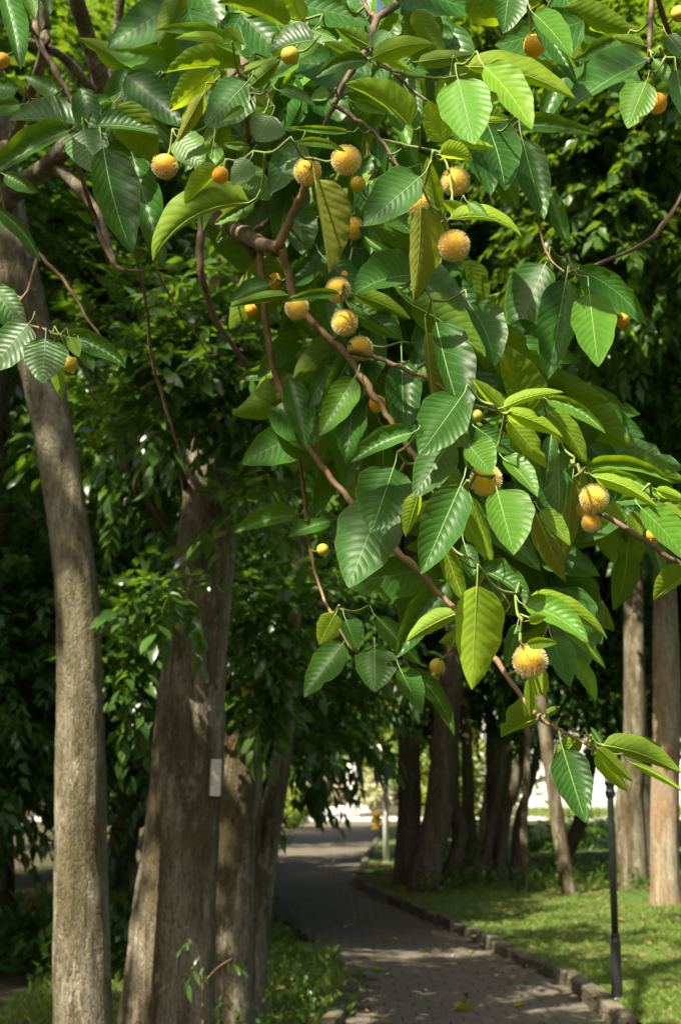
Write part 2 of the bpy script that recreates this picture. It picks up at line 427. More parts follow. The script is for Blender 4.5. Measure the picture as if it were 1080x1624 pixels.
def sprays(P, D, g, k=9, leaf=.14, hi=False, twig=.32, droop=.35, wid=1.0):
    """k leaves set alternately along a short twig at each point P with direction D"""
    n = len(P)
    D = D / (np.linalg.norm(D, axis=1)[:, None] + 1e-9)
    side = np.cross(D, np.array([0, 0, 1.0]) + g.normal(0, .15, (n, 3))); side /= np.linalg.norm(side, axis=1)[:, None] + 1e-9
    u = np.linspace(0.05, 1, k)[None, :, None]
    tw = twig * g.uniform(.6, 1.3, (n, 1, 1))
    pos = P[:, None, :] + D[:, None, :] * u * tw + np.array([0, 0, -1.0]) * (u ** 2) * tw * droop
    sg = np.where(np.arange(k) % 2 == 0, 1, -1)[None, :, None] * np.ones((n, 1, 1))
    d = D[:, None, :] * (.35 + .75 * u ** 2) + side[:, None, :] * sg * (1.0 - .7 * u ** 3) + g.normal(0, .22, (n, k, 3))
    d[..., 2] -= droop * g.uniform(.4, 1.8, (n, k))
    up = np.array([0, 0, 1.0]) + g.normal(0, .45, (n, k, 3))
    size = leaf * g.uniform(.6, 1.25, (n, k))
    return leaves_from(pos.reshape(-1, 3), d.reshape(-1, 3), up.reshape(-1, 3), size.ravel(), hi, wid)

def blob_points(n, g, rad, lobes=16, lob=.42, flat=1.0):
    """clumped points in an ellipsoid with outward directions"""
    L = g.normal(0, 1, (lobes, 3)); L /= np.linalg.norm(L, axis=1)[:, None]; L *= g.uniform(.25, .85, (lobes, 1))
    rr = lob * g.uniform(.6, 1.3, lobes)
    w = rr ** 2; idx = g.choice(lobes, n, p=w / w.sum())
    q = g.normal(0, 1, (n, 3)); q /= np.linalg.norm(q, axis=1)[:, None]
    q2 = q * (rr[idx] * g.uniform(0, 1, n) ** .33)[:, None]
    p = (L[idx] + q2)
    D = q * .8 + L[idx] * .6 + g.normal(0, .2, (n, 3)); D[:, 2] -= .15
    return p * np.array(rad), D

def crown_mesh(name, seed, n, rad=(2.4, 2.4, 2.4), k=9, leaf=.15, hi=False, lobes=18, lob=.42, mat='cl_dark', wid=1.0, droop=.35):
    g = np.random.default_rng(seed)
    P, D = blob_points(n, g, rad, lobes, lob)
    V, F = sprays(P, D, g, k, leaf, hi, droop=droop, wid=wid)
    me = mesh(name, V, F, smooth=True); me.materials.append(M[mat]); return me

CR = {
    'd0': crown_mesh('crown_dark_a', 11, 1900, mat='cl_dark', leaf=.17, wid=1.15, droop=.25),
    'd1': crown_mesh('crown_dark_b', 12, 1700, leaf=.20, mat='cl_dark', lobes=14, wid=1.2, droop=.2),
    'm0': crown_mesh('crown_mid_a', 13, 1500, mat='cl_mid', lobes=20, lob=.34, leaf=.21, wid=1.25, droop=.2),
    'm1': crown_mesh('crown_mid_b', 14, 1500, leaf=.20, mat='cl_mid', wid=1.3, lobes=22, lob=.34, droop=.2),
    'l0': crown_mesh('crown_light_a', 15, 1200, leaf=.19, mat='cl_light', lobes=20, lob=.34, wid=1.25, droop=.2),
    'f0': crown_mesh('crown_fine', 18, 2600, leaf=.15, mat='cl_dark', lobes=44, lob=.30, wid=1.1, droop=.2),
    's1': crown_mesh('crown_open', 17, 120, leaf=.20, mat='cl_mid', lobes=24, lob=.24, wid=1.4, droop=.2),
    's0': crown_mesh('crown_sparse', 16, 330, leaf=.20, mat='cl_mid', lobes=24, lob=.26, wid=1.4, droop=.2),
}

# ------------------------------------------------------------------ the setting
g0 = mesh('ground', [(-400, -60, 0), (400, -60, 0), (400, 600, 0), (-400, 600, 0)], [(0, 1, 2, 3)], smooth=False)
tag(ob('ground', g0, M['ground']), kind='structure')

RK = [(985, 1640), (947, 1612), (920, 1586), (885, 1563), (840, 1540), (780, 1512), (730, 1486), (675, 1462), (620, 1437), (575, 1414), (566, 1400), (574, 1376), (590, 1345), (603, 1318), (612, 1301)]
LK = [(530, 1640), (551, 1612), (566, 1586), (571, 1563), (558, 1540), (525, 1516), (496, 1496), (470, 1476), (440, 1452), (424, 1428), (421, 1408), (427, 1380), (446, 1345), (474, 1312), (486, 1301)]
RKw = catmull([tuple(gp(*p)) for p in RK], 6)
LKw = catmull([tuple(gp(*p)) for p in LK], 6)
def xr(y): return float(np.interp(y, RKw[:, 1], RKw[:, 0]))
def xl(y): return float(np.interp(y, LKw[:, 1], LKw[:, 0]))
ys = np.linspace(6.5, 55.0, 120)
V = []; F = []
for i, y in enumerate(ys):
    V += [(xl(y) - .02, y, .004), (xr(y) + .04, y, .004)]
    if i: F.append((2 * i - 2, 2 * i - 1, 2 * i + 1, 2 * i))
path = tag(ob('path', mesh('path', V, F, smooth=False), M['joint']), kind='structure')
# pavers: the nearest ones singly, the rest joined
PW, PD = .205, .205
pav_me = []
for q in range(4):
    v, f = bevbox(-PW / 2 + .0025, PW / 2 - .0025, -PD / 2 + .0025, PD / 2 - .0025, .0, .024 + .0012 * q, .004)
    pav_me.append(mesh('paver', v, f, smooth=False)); pav_me[-1].materials.append(M['paver'])
far = []; npav = 0; row = 0; y = 8.9
while y < 54:
    a, b = xl(y), xr(y); off = (row % 2) * PW / 2
    x = math.floor(a / PW) * PW + off
    while x < b + PW:
        if x - PW / 2 > a - .03 and x + PW / 2 < b + .05:
            if npav < 295 and abs(x) < .245 * y + .2:
                o = ob('paver', pav_me[R.randrange(4)], None, path, (x, y, .001 + R.uniform(0, .004)))
                o.rotation_euler = (R.gauss(0, .006), R.gauss(0, .006), R.gauss(0, .008)); npav += 1
            else:
                v, f = bevbox(x - PW / 2 + .0025, x + PW / 2 - .0025, y - PD / 2 + .0025, y + PD / 2 - .0025, .005, .026 + R.uniform(0, .004), .004)
                far.append((v, f[1:]))
        x += PW
    y += PD; row += 1
v, f = join(far); tag(ob('paver_field', mesh('paver_field', v, f, smooth=False), M['paver'], path), kind='stuff')

# kerbs
def kerb(name, pts, hgt, wid, lens, skip=0.0, seed=1):
    rr = random.Random(seed)
    root = tag(ob(name, mesh(name + '_bed', *box(-.01, .01, -.01, .01, -.05, -.01), smooth=False), M['joint'], loc=(float(pts[0][0]), float(pts[0][1]), 0)), kind='structure')
    seg = np.linalg.norm(np.diff(pts, axis=0), axis=1); cum = np.r_[0, np.cumsum(seg)]
    s = 0.0
    while s < cum[-1] - .5:
        L = rr.uniform(*lens)
        x0 = np.array([np.interp(s, cum, pts[:, k]) for k in range(2)]); x1 = np.array([np.interp(s + L, cum, pts[:, k]) for k in range(2)])
        s += L + .012
        if rr.random() < skip: continue
        m_ = (x0 + x1) / 2; a = math.atan2(*(x1 - x0)[::-1])
        h = hgt * rr.uniform(.82, 1.12); w = wid * rr.uniform(.85, 1.1)
        v, f = bevbox(-L / 2, L / 2, -w / 2, w / 2, -.03, h, .014)
        v = v + np.random.default_rng(rr.randrange(10 ** 6)).normal(0, .004, v.shape)
        o = ob('kerb_stone', mesh('kerb_stone', v, f, smooth=False), M['kerb'], root)
        o.location = (m_[0] - root.location.x, m_[1] - root.location.y, 0)
        o.rotation_euler = (rr.gauss(0, .05), rr.gauss(0, .02), a + rr.gauss(0, .02))
    return root
sel = RKw[(RKw[:, 1] > 7.5)]
kr = kerb('kerb_right', sel + np.array([.05, 0, 0]), .125, .11, (.36, .5), seed=4)
sel = LKw[(LKw[:, 1] > 7.5) & (LKw[:, 1] < 40)]
kl = kerb('kerb_left', sel - np.array([.05, 0, 0]), .10, .10, (.36, .5), skip=.28, seed=9)

# lawn on the right: slightly raised and rolling
def lawn_z(x, y):
    e = x - (xr(y) + .12)
    return .085 + .10 * (1 - math.exp(-max(e, 0) * .35)) + .02 * math.sin(x * 1.7 + y * .6) * min(1, max(e, 0))
V = []; F = []; ny, nx = 60, 24
for i in range(ny):
    y = 6.5 + (46 - 6.5) * i / (ny - 1)
    for j in range(nx):
        u = (j / (nx - 1)) ** 1.6
        x = xr(y) + .11 + u * 24
        V.append((x, y, lawn_z(x, y)))
        if i and j: F.append(((i - 1) * nx + j - 1, (i - 1) * nx + j, i * nx + j, i * nx + j - 1))
tag(ob('lawn', mesh('lawn', V, F), M['lawn']), kind='structure')

def grass(name, label, n, yr, xfun, zfun, h, w, mat='grass', seed=1, parent=None):
    g = np.random.default_rng(seed)
    y = g.uniform(0, 1, n) ** 1.35 * (yr[1] - yr[0]) + yr[0]
    u = g.uniform(0, 1, n)
    x = np.array([xfun(a, b) for a, b in zip(y, u)]); z = np.array([zfun(a, b) for a, b in zip(x, y)])
    clump = .6 + .8 * np.abs(np.sin(x * 3.1 + np.sin(y * 2.3) * 2) * np.sin(y * 1.9 + 1))
    hh = h * g.uniform(.45, 1.25, n) * clump; a = g.uniform(0, 6.28, n)
    dx = np.cos(a) * w * .5; dy = np.sin(a) * w * .5
    lx = g.normal(0, .45, n) * hh; ly = g.normal(0, .45, n) * hh
    P = np.stack([x, y, z - .004], 1)
    v = np.stack([P - np.stack([dx, dy, 0 * dx], 1), P + np.stack([dx, dy, 0 * dx], 1),
                  P + np.stack([lx * .4 + dx * .6, ly * .4 + dy * .6, hh * .6], 1), P + np.stack([lx, ly, hh], 1)], 1).reshape(-1, 3)
    b = (np.arange(n) * 4)[:, None]
    f = np.concatenate([b + np.array([[0, 1, 2]]), b + np.array([[0, 2, 3]])], 0)
    return tag(ob(name, mesh(name, v, f), M[mat]), label, 'grass', kind='stuff')
def fr(y): return .245 * y + .5
grass('lawn_grass', 'short sunlit lawn grass beyond the kerb around the lamp post', 110000, (7.6, 27),
      lambda y, u: xr(y) + .13 + u * max(.3, fr(y) - xr(y)), lawn_z, .042, .007, seed=3)
grass('verge_grass', 'shaded tufted grass between the big trunks and the path', 40000, (7.6, 24),
      lambda y, u: xl(y) - .0 - (u ** 1.3) * min(3.2, 1.4 + .1 * y), lambda x, y: 0.0, .085, .009, seed=5)
grass('clearing_grass', 'bright sunlit grass around the far clearing', 26000, (40, 75),
      lambda y, u: -6 + u * 30 if (u > .45 or u < .12) else (xl(min(y, 54)) - .3 - u * 4), lambda x, y: 0.0 if x < 1.2 else .1, .16, .03, seed=6)

# broad-leaved weeds, litter
def weed_patch(name, label, n, box_, leaf, k, mat, seed, cat='plant', droop=-.3, zf=None, hi=False):
    g = np.random.default_rng(seed)
    P = np.stack([g.uniform(box_[0], box_[1], n), g.uniform(box_[2], box_[3], n), np.full(n, .02)], 1)
    if zf: P[:, 2] += np.array([zf(a, b) for a, b in P[:, :2]])
    P[:, 2] += g.uniform(0, .12, n) * (droop < 0)
    D = np.stack([g.normal(0, .6, n), g.normal(0, .6, n), g.uniform(.4, 1.2, n)], 1)
    V, F = sprays(P, D, g, k, leaf, hi, twig=leaf * 2, droop=droop, wid=1.5)
    return tag(ob(name, mesh(name, V, F), M[mat]), label, cat, kind='stuff')
weed_patch('verge_weeds', 'low leafy weeds on the verge below the trunks', 330, (-1.3, -.15, 8.6, 13.5), .05, 6, 'cl_mid', 21)
weed_patch('left_undergrowth', 'dark leafy undergrowth filling the shade behind the two big trunks', 420, (-4.6, -1.2, 11.5, 15.0), .13, 8, 'cl_dark', 23, cat='undergrowth')
weed_patch('grove_undergrowth', 'low green undergrowth at the feet of the grove trees', 420, (1.0, 5.2, 18.6, 22.5), .07, 7, 'cl_mid', 22, zf=lawn_z)
def litter(name, label, n, box_, seed, zf, leaf=.08):
    g = np.random.default_rng(seed)
    P = np.stack([g.uniform(box_[0], box_[1], n), g.uniform(box_[2], box_[3], n), np.zeros(n)], 1)
    P[:, 2] = np.array([zf(a, b) for a, b in P[:, :2]]) + .012
    a = g.uniform(0, 6.28, n); D = np.stack([np.cos(a), np.sin(a), g.normal(0, .15, n)], 1)
    up = np.stack([g.normal(0, .3, n), g.normal(0, .3, n), np.ones(n)], 1)
    V, F = leaves_from(P, D, up, leaf * g.uniform(.6, 1.4, n), False, 1.5)
    return tag(ob(name, mesh(name, V, F), M['litter']), label, 'leaf litter', kind='stuff')
litter('grove_leaf_litter', 'reddish brown leaf litter under the grove trees', 5200, (.55, 7.5, 19.2, 27), 31, lambda x, y: lawn_z(x, y) if x > xr(y) + .12 else .0)
litter('verge_leaf_litter', 'brown dead leaves gathered beside the broken kerb', 420, (-.5, .2, 8.8, 11.5), 32, lambda x, y: 0.01, .06)
litter('lawn_leaf_litter', 'scattered brown leaves lying on the lawn', 420, (1.2, 4.0, 9, 17), 33, lambda x, y: lawn_z(x, y) + .02, .07)

litter('path_leaf_litter', 'tiny dry leaf scraps strewn over the paved path', 260, (-.6, 2.2, 9, 20), 34, lambda x, y: .034 if xl(y) < x < xr(y) else lawn_z(x, y) + .03 if x >= xr(y) + .12 else .02, .035)
# cross road, far side
tag(ob('road', mesh('road', [(-60, 55, .004), (60, 55, .004), (60, 61.5, .004), (-60, 61.5, .004)], [(0, 1, 2, 3)], smooth=False), M['asphalt']), kind='structure')

# ------------------------------------------------------------------ trees
def empty(name, loc):
    o = bpy.data.objects.new(name, None); C.objects.link(o); o.location = loc; o.empty_display_size = .2
    return o

def make_trunk(root, pts, rads, mat, seg=20, rings=6, bump=.03, ridge=.0, seed=0, nr=9, extra=()):
    base = np.array(root.location)
    P = catmull([np.array(p) - base for p in pts], rings)
    r = np.interp(np.linspace(0, 1, len(P)), np.linspace(0, 1, len(rads)), rads)
    parts = [tube(P, r, seg, bump, ridge=ridge, seed=seed, nr=nr)]
    for (ep, er, es) in extra:
        Q = catmull([np.array(p) - base for p in ep], 5)
        parts.append(tube(Q, np.interp(np.linspace(0, 1, len(Q)), np.linspace(0, 1, len(er)), er), es, .04, seed=seed + 3))
    v, f = join(parts) if len(parts) > 1 else parts[0]
    return ob('trunk', mesh('trunk', v, f), M[mat], root)

crown_n = 0
def crown(root, kind, c, s, stuff=True):
    global crown_n
    o = ob('crown', CR[kind], None, root)
    o.location = Vector(c) - root.location; o.scale = s; o.rotation_euler = (0, 0, (crown_n * 2.399) % 6.283); crown_n += 1
    o['kind'] = 'stuff'
    return o

def simple_tree(label, base, h, r, crowns, lean=(0, 0), mat='bark_dark', group=None, name='tree', seed=0, seg=14):
    root = empty(name, (base[0], base[1], 0)); tag(root, label, 'tree', group)
    rr = random.Random(seed + 50)
    b = np.array([base[0], base[1], -.05])
    top = b + np.array([lean[0], lean[1], h])
    mid = (b + top) / 2 + np.array([rr.gauss(0, .05 * h * .3), rr.gauss(0, .1), 0])
    low = b + (mid - b) * .12
    ex = []
    for (k, c, s) in crowns:
        st = b + (top - b) * rr.uniform(.5, .75); c = np.array(c, float)
        for q in range(2):
            e = c + np.array([rr.uniform(-1, 1) * s[0], rr.uniform(-1, 1) * s[1], rr.uniform(-.3, .8) * s[2]])
            ex.append(([st, (st + e) / 2 + np.array([0, 0, .3]), e], [r * .45, r * .3, r * .08], 6))
    make_trunk(root, [b, low, mid, top], [r * 1.35, r * 1.05, r * .9, r * .75, r * .5], mat, seg, 6, .05, seed=seed, extra=ex)
    for k, c, s in crowns: crown(root, k, c, s)
    return root

# --- the flowering tree: leaning trunk in the middle distance
YH = 8.0
hb = at(262, 1690, YH); hb.z = 0.0
hero = empty('flowering_tree', hb)
tag(hero, 'broad leaning grey-brown trunk whose long branches carry big leaves and orange ball flowers', 'tree')
hp = [Vector((hb.x - .02, YH, -.05)), at(264, 1620, YH), at(283, 1400, YH), at(300, 1150, YH), at(318, 950, YH), at(334, 800, YH), at(352, 600, YH), at(374, 380, YH), at(395, 130, YH), at(408, -60, YH), at(415, -400, YH), at(430, -900, YH)]
px = YH / FP
make_trunk(hero, hp, [76 * px, 70 * px, 60 * px, 54 * px, 48 * px, 44 * px, 42 * px, 42 * px, 38 * px, 36 * px, 30 * px, 18 * px], 'bark_brown', 56, 14, .026, .05, seed=2, nr=8)

# --- the pale tree at the left
YL = 7.2
lb = at(132, 1760, YL); lb.z = 0.0
left = empty('pale_tree', lb)
tag(left, 'slender pale grey trunk bending left, standing left of the broad leaning trunk', 'tree')
lp = [Vector((lb.x, YL, -.05)), at(131, 1624, YL), at(129, 1400, YL), at(128, 1150, YL), at(123, 950, YL), at(105, 800, YL), at(76, 640, YL), at(38, 480, YL), at(8, 340, YL), at(-16, 180, YL), at(-40, 0, YL), at(-60, -300, YL), at(-80, -700, YL)]
pl = YL / FP
make_trunk(left, lp, [48 * pl, 43 * pl, 40 * pl, 36 * pl, 33 * pl, 32 * pl, 33 * pl, 35 * pl, 36 * pl, 35 * pl, 32 * pl, 24 * pl, 16 * pl], 'bark_grey', 48, 14, .026, .04, seed=5, nr=7,
           extra=[([at(0, 330, YL), at(40, 290, YL - .4), at(85, 255, YL - .8), at(160, 160, 5.9), at(140, 60, 5.6), at(118, -20, 5.4), at(100, -200, 5.2)], [.05, .05, .045, .045, .036, .036, .03], 10),
                  ([at(165, 165, 5.9), at(110, 100, 5.5), at(72, 75, 5.3), at(20, 60, 5.2)], [.018, .02, .018, .012], 8),
                  ([at(-10, 300, YL), at(60, 120, 5.2), at(72, 40, 5.0), at(60, -60, 4.9)], [.03, .022, .02, .018], 8),
                  ([at(85, 255, YL - .8), at(150, 330, 6.2), at(182, 420, 6.0)], [.03, .022, .012], 8),
                  ([at(178, 150, 5.9), at(185, 60, 5.8), at(196, -30, 5.7)], [.028, .022, .02], 8)])

# --- two trunks just behind the broad one, and the one beside the path
b3 = at(371, 1600, 9.4); t3 = empty('broken_stump', (b3.x, 9.4, 0)); q3 = 9.4 / FP
tag(t3, 'tall broken-off trunk with a pale splintered top close behind the broad leaning trunk', 'stump')
P3 = catmull([np.array((b3.x - .01, 9.4, -.05)), np.array(at(370, 1540, 9.4)), np.array(at(371, 1380, 9.4)), np.array(at(374, 1240, 9.4)), np.array(at(374, 1188, 9.4))], 8) - np.array(t3.location)
v, f = tube(P3, np.interp(np.linspace(0, 1, len(P3)), [0, .15, .5, 1], [38 * q3, 33 * q3, 32 * q3, 31 * q3]), 30, .03, ridge=.06, seed=6, nr=6)
rs = np.random.default_rng(8); n3 = 30; top = v[len(P3) * n3 - n3:len(P3) * n3]
th3 = np.linspace(0, 6.283, n3, endpoint=False)
v[len(P3) * n3 - n3:len(P3) * n3, 2] += .05 * np.sin(th3 * 2 + .6) + rs.normal(0, .03, n3) + .05 * (np.cos(th3) > .3)
v[-1, 2] -= .04
ob('trunk', mesh('trunk', v, f), M['bark_brown'], t3)
spl = []
for k3 in range(11):
    a3 = k3 * .571; r3 = rs.uniform(.02, .09); h3 = rs.uniform(.05, .17); c3_ = P3[-1] + np.array([math.cos(a3) * r3, math.sin(a3) * r3, -.05])
    spl.append(tube(np.array([c3_, c3_ + np.array([rs.normal(0, .01), 0, h3 * .6 + .04]), c3_ + np.array([rs.normal(0, .02), 0, h3 + .05])]), [.026, .02, .004], 5))
v, f = join(spl); ob('splintered_top', mesh('splintered_top', v, f, smooth=False), M['rawwood'], t3)
r4 = at(405, 1600, 10.2); t4 = empty('tree', (r4.x, 10.2, 0))
tag(t4, 'thin forked trunk leaning right over the verge beside the path', 'tree')
q4 = 10.2 / FP
make_trunk(t4, [(r4.x - .02, 10.2, -.05), at(400, 1560, 10.2), at(408, 1450, 10.2), at(425, 1330, 10.2), at(446, 1210, 10.2), at(462, 1080, 10.3), at(470, 930, 10.6), at(480, 780, 11)],
           [26 * q4, 22 * q4, 20 * q4, 18 * q4, 14 * q4, 10 * q4, 6 * q4], 'bark_brown', 16, 6, .05, .04, seed=8,
           extra=[([at(408, 1450, 10.2), at(402, 1330, 10.1), at(408, 1210, 10.0), at(395, 1080, 10)], [14 * q4, 12 * q4, 9 * q4, 5 * q4], 10)])
crown(t4, 's0', (-.5, 11.3, 4.7), (.42, .4, .36)); crown(t4, 'f0', (-.98, 12.4, 3.4), (.30, .26, .40))

# --- glossy understory tree round the broad trunk
gl = empty('understory_tree', (-1.05, 9.6, 0))
tag(gl, 'bushy understory tree with small glossy green leaves behind and around the broad trunk', 'tree')
make_trunk(gl, [(-1.05, 9.6, -.05), (-1.0, 9.55, 1.5), (-.85, 9.5, 3.2), (-.8, 9.5, 5.2)], [.07, .06, .05, .02], 'bark_dark', 10, 5, .05, seed=4,
           extra=[([(-.9, 9.5, 2.6), (-.9, 8.6, 3.0), (-.88, 7.7, 3.3), (-.9, 7.2, 3.25)], [.03, .025, .018, .01], 6),
                  ([(-.85, 9.5, 3.2), (-.8, 8.6, 3.8), (-.85, 7.6, 4.2)], [.03, .02, .01], 6),
                  ([(-.85, 9.5, 3.4), (-.4, 9.3, 4.0), (.1, 9.2, 4.3)], [.03, .02, .01], 6),
                  ([(-.85, 9.5, 2.8), (-1.4, 9.3, 3.6), (-1.7, 9.0, 4.3)], [.03, .02, .01], 6)])
g = np.random.default_rng(77)
PP = []; DD = []
def addblob(c, rad, n, lobes=8, lob=.5):
    p, d = blob_points(n, g, rad, lobes, lob); PP.append(p + np.array(c)); DD.append(d)
addblob((-.95, 9.4, 4.25), (.95, .6, 1.15), 330, 16, .36)
addblob((-.2, 9.5, 4.1), (.65, .5, .9), 80, 8)
addblob((-1.55, 9.4, 4.0), (.4, .4, .8), 70, 8)
addblob(tuple(at(295, 945, 7.35)), (.17, .12, .13), 22, 5)
addblob(tuple(at(345, 590, 7.2)), (.42, .2, .34), 80, 9, .4)
addblob(tuple(at(345, 480, 7.3)), (.34, .2, .26), 60, 7)
addblob(tuple(at(270, 640, 7.3)), (.28, .2, .2), 50, 7)
addblob(tuple(at(420, 670, 7.5)), (.3, .2, .25), 60, 7)
addblob(tuple(at(385, 800, 7.3)), (.14, .15, .08), 14, 4)
addblob(tuple(at(420, 1000, 8.9)), (.24, .2, .45), 90, 8)
addblob(tuple(at(415, 1110, 9.1)), (.17, .2, .22), 30, 6)
addblob(tuple(at(195, 1000, 9.3)), (.18, .2, .8), 70, 8)
addblob(tuple(at(215, 640, 8.6)), (.28, .3, .5), 40, 6)
P_ = np.vstack(PP); D_ = np.vstack(DD)
V, F = sprays(P_, D_, g, 8, .125, True, twig=.24, droop=.3, wid=1.15)
tag(ob('crown', mesh('understory_leaves', V - np.array(gl.location), F), M['cl_gloss'], gl), kind='stuff')

# low shoots on the broad trunk's foot
sh = empty('shoot', tuple(gp(320, 1585) * 0 + Vector((at(325, 1560, 7.2).x, 7.2, 0))))
tag(sh, 'small leafy shoot growing in front of the broad trunk foot', 'plant')
make_trunk(sh, [(sh.location.x, 7.2, -.02), at(322, 1580, 7.2), at(318, 1520, 7.15), at(300, 1490, 7.1)], [.008, .006, .005, .003], 'twig', 6, 4, .05,
           extra=[([at(322, 1560, 7.2), at(345, 1535, 7.15), at(368, 1520, 7.1)], [.004, .003, .002], 5)])
pp = np.array([at(305, 1495, 7.1), at(318, 1515, 7.1), at(360, 1525, 7.1), at(310, 1530, 7.12)]); dd = np.array([(-.6, -.3, -.2), (.3, -.4, -.6), (1, -.3, -.2), (-.3, -.3, -.8)])
V, F = sprays(pp, dd, np.random.default_rng(5), 4, .075, True, twig=.06, droop=.3)
ob('foliage', mesh('shoot_leaves', V - np.array(sh.location), F), M['cl_gloss'], sh)

# --- woods at the left, behind the two big trunks
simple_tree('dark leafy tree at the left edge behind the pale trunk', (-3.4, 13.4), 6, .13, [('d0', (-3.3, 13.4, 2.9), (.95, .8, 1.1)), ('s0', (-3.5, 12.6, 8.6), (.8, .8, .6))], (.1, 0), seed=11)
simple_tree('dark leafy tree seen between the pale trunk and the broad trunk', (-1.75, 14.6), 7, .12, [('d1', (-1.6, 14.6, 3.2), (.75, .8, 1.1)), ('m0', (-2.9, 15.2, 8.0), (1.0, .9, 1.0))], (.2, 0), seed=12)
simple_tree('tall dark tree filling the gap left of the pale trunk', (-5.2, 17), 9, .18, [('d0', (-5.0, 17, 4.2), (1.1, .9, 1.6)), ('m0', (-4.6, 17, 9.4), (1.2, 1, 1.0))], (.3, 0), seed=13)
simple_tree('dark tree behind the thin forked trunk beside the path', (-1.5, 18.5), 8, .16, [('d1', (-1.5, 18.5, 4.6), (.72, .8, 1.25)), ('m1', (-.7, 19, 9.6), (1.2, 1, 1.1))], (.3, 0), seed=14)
simple_tree('slim trunk in deep shade at the left edge', (at(12, 1500, 14.2).x, 14.2), 7, .09, [('s1', (-3.4, 10.8, 7.2), (.7, .7, .6)), ('d1', (-4.4, 12.2, 6.6), (.8, .8, .5))], (-.3, 0), 'bark_dark', seed=15)  # dense second crown added over the left wood to block skylight
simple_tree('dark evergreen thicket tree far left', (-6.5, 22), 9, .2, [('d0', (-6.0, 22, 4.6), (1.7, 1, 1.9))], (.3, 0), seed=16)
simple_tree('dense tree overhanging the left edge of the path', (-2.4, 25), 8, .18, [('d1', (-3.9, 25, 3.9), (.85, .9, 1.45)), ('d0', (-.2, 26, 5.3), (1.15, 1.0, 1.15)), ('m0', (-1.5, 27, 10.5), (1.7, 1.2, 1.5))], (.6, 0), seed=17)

# --- the grove on the right: trunks one can tell apart
def grove(label, bx, by, tx, ty, wpx, crowns=(), mat='bark_dark', seed=0, ext=2.2, grp='dark trunks of the grove beyond the lawn'):
    b = gp(bx, by, .12); Y = b.y
    root = empty('grove_tree', (b.x, Y, 0)); tag(root, label, 'tree', grp)
    t = at(tx, ty, Y); r = wpx * Y / FP / 2
    d = t - b
    p3 = b + d * ext + Vector((0, .2, .6)); mid = b + d * .5 + Vector((random.Random(seed).gauss(0, .06), 0, 0))
    make_trunk(root, [b - Vector((0, 0, .15)), b + d * .08, mid, t, p3], [r * 1.35, r * 1.08, r, r * .9, r * .6], mat, 14, 6, .05, .03, seed=seed)
    for k, c, s in crowns: crown(root, k, c, s)
    GT.append(root); return root
GT = []
grove('thick dark trunk right behind the white post', 642, 1402, 648, 1170, 36, [('d0', (1.3, 22.5, 4.9), (.7, .8, 1.05))], seed=21)
grove('thickest dark trunk of the grove, leaning right', 672, 1412, 706, 1170, 46, [('m0', (2.0, 22.4, 7.2), (1.0, .8, 1.0))], seed=22)
grove('knobbly low dark trunk stump-like beside the thickest grove trunk', 712, 1408, 716, 1240, 24, seed=23)
BUNCH = ['dark trunk of the grove bunch leaning slightly away from the slanting ones', 'slim trunk slanting across the upright one in the grove bunch', 'thin upright trunk standing in the middle of the grove bunch',
         'sturdiest slanting trunk of the grove bunch', 'thinnest dark trunk beside the knobbly stump-like trunk in the grove', 'thin slanting trunk at the edge of the bunch beside the pale sapling']
for k, (a, b_, c_, d_, w_) in enumerate([(755, 1400, 740, 1180, 20), (762, 1398, 800, 1185, 18), (775, 1396, 776, 1180, 15), (790, 1398, 828, 1190, 20), (735, 1390, 722, 1180, 13), (815, 1396, 850, 1200, 14)]):
    grove(BUNCH[k], a, b_, c_, d_, w_, [[('d0', (2.4, 23.5, 5.0), (.85, .7, 1.1)), ('d1', (2.3, 23.2, 3.5), (.7, .4, .5))], [('d1', (3.4, 23.6, 5.3), (.9, .7, 1.15))], [], [], [], []][k], seed=30 + k)
grove('pale thin straight sapling trunk in front of the slanting bunch', 832, 1412, 836, 1200, 11, mat='bark_brown', seed=41)
grove('brown trunk leaning left at the right end of the grove', 903, 1420, 868, 1190, 22, [('m0', (4.0, 21.5, 5.6), (.8, .7, 1.2)), ('d0', (3.9, 22.6, 3.5), (.75, .4, .55))], mat='bark_brown', seed=42)
grove('short dark trunk slanting right behind the lamp post', 884, 1392, 935, 1215, 22, seed=43)
grove('broad grey-brown trunk just right of the lamp post', 1003, 1412, 1006, 1150, 42, [('d1', (5.4, 22, 5.4), (1.0, .8, 1.15)), ('d0', (5.6, 23, 3.7), (.85, .4, .6))], mat='bark_brown', seed=44)
grove('pale sunlit trunk with orange bark patches at the right edge of the lawn', 1055, 1437, 1056, 1050, 44, [('m0', (4.9, 18.4, 7.4), (.8, .7, .8))], mat='bark_warm', seed=45, ext=1.7, grp=None)
for (cx_, cy_, cz_, ax_, az_) in [(1.55, 21.6, 3.15, .42, .55), (2.7, 21.3, 3.0, .5, .55), (3.9, 21.3, 2.95, .5, .52), (5.1, 21.4, 2.95, .5, .52), (6.3, 21.6, 3.1, .5, .55), (3.3, 24.5, 3.2, .6, .6), (5.3, 25, 3.2, .7, .6), (7.2, 25, 3.3, .6, .6)]:
    crown(GT[-3], 'f0', (cx_, cy_, cz_), (ax_, .34, az_))
grove('dark trunk high at the right behind the flowering branch', 1012, 1398, 1000, 830, 60, [('d0', (6.8, 25, 8.0), (1.1, .8, 1.1))], seed=46, ext=1.2, grp=None)

